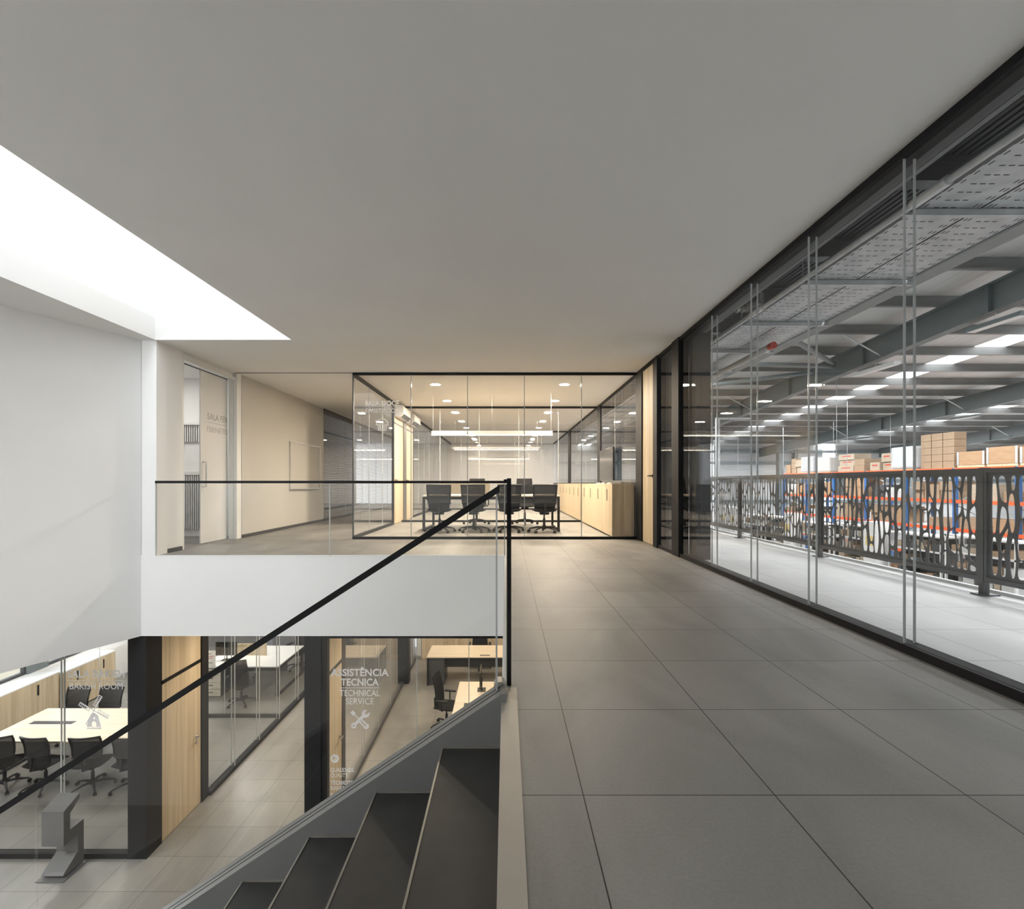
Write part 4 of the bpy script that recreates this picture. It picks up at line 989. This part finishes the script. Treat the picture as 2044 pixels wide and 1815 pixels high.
for i, y in enumerate(PY):
    o = bpy.data.objects.new('railing_post', pmm); C.objects.link(o); o.location = (4.28, y, .0)
    tag(o, 'grey square post between cut railing panels, %s from the viewer' % ORD[i], 'post')

# ------------------------------------------------------------------ pallet racks
RX, BAY = 14.5, 2.02
LV = [1.5, .47, -.45, -1.4, -2.5, -3.5]
rk = thing('pallet_rack', 'long pallet rack with blue uprights and orange beams', 'rack', (RX + .5, 18, ZL))
for k in range(10):
    y = 8.3 + BAY * k
    for x in (RX, RX + 1.0):
        part('upright', box(x, x + .09, y - .06, y + .06, ZL, 1.48), 'blue', rk, w=True)
    q = BM()
    for j in range(5):
        z = ZL + .2 + j * 1.1
        tube(q, [(RX + .05, y, z), (RX + 1.05, y, z + .5)], .02, 4); tube(q, [(RX + 1.05, y, z + .55), (RX + .05, y, z + 1.05)], .02, 4)
    part('frame_brace', q, 'alu', rk, w=True)
for k in range(9):
    y = 8.3 + BAY * k
    for z in LV[:5]:
        part('beam', box(RX - .02, RX + .03, y + .06, y + BAY - .06, z - .11, z), 'orange', rk, w=True)
        part('beam', box(RX + 1.06, RX + 1.1, y + .06, y + BAY - .06, z - .11, z), 'orange', rk, w=True)
q = BM()
for z in LV[:5]: bx(q, RX + .03, RX + 1.06, 8.36, 8.3 + BAY * 9, z - .03, z - .005)
part('shelf_deck', q, 'conc', rk, w=True)
rb = random.Random(5)
CM = {'kraft': 'brown', 'kraft2': 'pale brown', 'kraft3': 'orange brown', 'whitebox': 'white', 'darkbox': 'dark'}
boxproto = {}
def carton(x, y, z, w_, d_, h_, m, label, group, tape=False):
    """w_ along Y, d_ along X"""
    key = (m, tape)
    if key not in boxproto:
        b = box(-.5, .5, -.5, .5, 0, 1)
        bm_ = mesh_of('carton', b, m); boxproto[key] = bm_
    o = bpy.data.objects.new('carton', boxproto[key]); C.objects.link(o)
    o.location = (x, y, z); o.scale = (d_, w_, h_); tag(o, label, 'box', group)
    if tape:
        tp = bpy.data.objects.new('printed_mark', tapemesh); C.objects.link(tp); tp.parent = o; tp['label'] = 'red print'
    return o
tapemesh = mesh_of('printed_mark', box(-.503, -.499, -.28, .28, .55, .72), 'red')
LN = ('top', 'second', 'third', 'fourth', 'fifth')
for li, z in enumerate(LV[:5]):
    for k in range(9):
        y = 8.3 + BAY * k + .14; ye = y + BAY - .28
        bayn = ORD[8 - k]
        lab = '%s carton on the %s rack level, %s bay from the far end'
        grp = '%s cartons on the %s rack level, %s bay from the far end'
        palette = ('kraft', 'kraft2', 'kraft3', 'kraft', 'whitebox', 'darkbox') if li else (('kraft2', 'kraft2', 'kraft2', 'kraft') if 5 <= k <= 6 else ('kraft', 'kraft2', 'kraft', 'kraft3', 'kraft'))
        if li in (0, 2, 4) or rb.random() < .8:
            pass
        while y < ye - .2:
            if li == 0 and (13.3 < y + .5 < 19.6 or 22.4 < y + .5 < 25.3): y += .1; continue
            w_ = min(rb.choice((.42, .55, .62, .8, 1.0)), ye - y)
            m = rb.choice(palette); hmax = LV[li - 1] - z - .22 if li else rb.choice((.5, .6, .75, .8))
            if li and rb.random() < .12: y += w_; continue
            zz = 0; h1 = rb.choice((.24, .3, .38, .5)) if li else rb.choice((.25, .33, .45))
            nst = max(1, int(min(hmax, .85 if li else hmax) / h1))
            if li: nst = rb.randint(1, nst)
            if nst > 3: h1 = h1 * nst / 3; nst = 3
            for s_ in range(nst):
                c_ = CM[m]
                carton(RX + .42 + rb.uniform(-.03, .1), y + w_ / 2, z + zz, w_ - .03, .72, h1 - .005, m, lab % (c_, LN[li], bayn), grp % (c_, LN[li], bayn), tape=(li == 0 and 3 <= k <= 6 and m == 'kraft2'))
                zz += h1
            y += w_ + .02
# the tall wrapped stack and timber crates on top
for j in range(5):
    for i in range(3):
        carton(RX + .35, 16.75 + i * .45, 1.5 + j * .24, .42, .4, .23, 'kraft', 'brown carton in the tall stack standing on top of the rack', 'cartons of the tall stack on top of the rack')
t = thing('wrapped_pallet', 'pallet of white wrapped bundles left of the tall carton stack', 'wrapped pallet', (RX + .46, 18.55, 1.5))
part('load', box(-.45, .4, -.5, .45, .05, .8, .06), 'whitebox', t); part('film', box(-.49, .45, -.54, .5, .03, .84, .08), 'film', t); part('pallet', box(-.45, .45, -.5, .5, 0, .03), 'oak', t)
t = thing('wrapped_pallet', 'pallet of grey film wrapped goods at the left end of the rack top', 'wrapped pallet', (RX + .46, 24.4, 1.5))
part('load', box(-.42, .42, -.5, .45, .05, .74, .02), 'gwall', t); part('film', box(-.46, .46, -.54, .5, .03, .78, .06), 'film', t); part('pallet', box(-.45, .45, -.5, .5, 0, .03), 'oak', t)
t = thing('wrapped_pallet', 'pallet of pale wrapped cartons beside the grey wrapped goods on the rack top', 'wrapped pallet', (RX + .46, 23.2, 1.5))
part('load', box(-.42, .42, -.5, .45, .05, .66, .02), 'kraft2', t); part('film', box(-.46, .46, -.54, .5, .03, .70, .06), 'film', t); part('pallet', box(-.45, .45, -.5, .5, 0, .03), 'oak', t)
for i, (y, h_) in enumerate(((15.85, .42), (14.85, .5), (13.85, .45))):
    t = thing('pallet_crate', 'wooden pallet collar crate on top of the rack, %s from the tall stack' % ORD[i], 'crate', (RX + .45, y, 1.5))
    part('collar', box(-.4, .4, -.46, .46, .08, .08 + h_), 'kraft3', t); part('pallet', box(-.4, .4, -.46, .46, 0, .07), 'oak', t)
    hg = BM(); bx(hg, -.41, -.4, -.47, -.40, .08, .08 + h_); bx(hg, -.41, -.4, .40, .47, .08, .08 + h_); part('corner_hinge', hg, 'alu', t)

# white shelving and benches in front of the rack
def shelving(label, y, z1, x=11.7, L=1.9, dark=True):
    t = thing('shelving_unit', label, 'shelving', (x + .25, y + L / 2, ZL))
    q = BM()
    for yy in (y, y + L - .05):
        for xx in (x, x + .5): bx(q, xx, xx + .05, yy, yy + .05, ZL, z1)
    part('post', q, 'lam', t, w=True)
    z = z1; n = 0
    while z > ZL + .3:
        part('shelf', box(x, x + .55, y, y + L, z - .045, z), 'lam', t, w=True); z -= .42; n += 1
    part('back_panel', box(x + .56, x + .58, y, y + L, ZL, z1 - .05), 'gwall' if dark else 'lam', t, w=True)
    z = z1 - .42
    bi = 0
    while z > ZL + 1.2:
        yy = y + .1
        while yy < y + L - .3:
            w_ = min(rb.uniform(.18, .4), y + L - .08 - yy)
            if rb.random() < .88:
                m = rb.choice(('kraft', 'whitebox', 'darkbox', 'kraft2', 'darkbox'))
                o = solo('storage_bin', box(x + .08, x + .45, yy, yy + w_ - .04, z, z + rb.uniform(.12, .26)), m, '%s bin on %s' % (CM[m], label), 'bin', '%s bins on %s' % (CM[m], label))
            yy += w_
        z -= .42
for i, (y, z1) in enumerate(((11.6, -.35), (13.6, -.45), (16.2, -.4), (18.3, -.5), (21.0, -.45), (23.2, -.5))):
    shelving('white metal shelving in front of the rack, %s from the viewer' % ORD[i], y, z1)
def flat_cab(label, y, z1, x=11.4, L=.55, ysign=True, m='lam'):
    t = thing('tool_locker', label, 'locker', (x + .2, y + L / 2, ZL))
    part('body', box(x + .02, x + .45, y, y + L, ZL, z1, .005), m, t, w=True); part('door', box(x, x + .02, y + .01, y + L - .01, ZL + .08, z1 - .02), m, t, w=True)
    if ysign: part('sign_plate', box(x - .006, x, y + .12, y + L - .12, z1 - .75, z1 - .45), 'yellow', t, w=True)
for i, y in enumerate((15.6, 20.25, 25.2, 26.3)): flat_cab('white locker with yellow plate between the shelving, %s from the viewer' % ORD[i], y, -.2)
for i, (x, y) in enumerate(((9.6, 11.2), (9.8, 14.5), (9.6, 17.6), (9.7, 20.6), (9.6, 24.0))):
    t = thing('work_bench', 'white workbench with open dark shelf on the warehouse floor, %s from the viewer' % ORD[i], 'workbench', (x, y, ZL))
    q = BM(); bx(q, -.4, .4, -1.2, 1.2, 1.62, 1.7); bx(q, -.4, .4, -1.2, -1.1, 0, 1.62); bx(q, -.4, .4, 1.1, 1.2, 0, 1.62); bx(q, -.4, .4, -.05, .05, 0, 1.62)
    part('carcass', q, 'lam', t); part('back', box(.3, .38, -1.1, 1.1, 0, 1.6), 'darkbox', t); part('shelf', box(-.38, .3, -1.1, 1.1, .9, .94), 'lam', t)
    part('sign_plate', box(-.41, -.4, -.9, -.5, 1.1, 1.5), 'yellow', t)
for i, y in enumerate((8.2, 9.3)):
    t = thing('machine_cabinet', 'grey green machine cabinet on the warehouse floor, %s one' % ('nearer', 'farther')[i], 'machine', (9.2, y, ZL))
    part('body', box(-.5, .5, -.5, .5, 0, 1.9, .01), 'green', t); part('door', box(-.515, -.5, -.45, .45, .1, 1.8), 'green', t); part('control_panel', box(-.53, -.515, -.2, .2, 1.3, 1.6), 'tv', t)
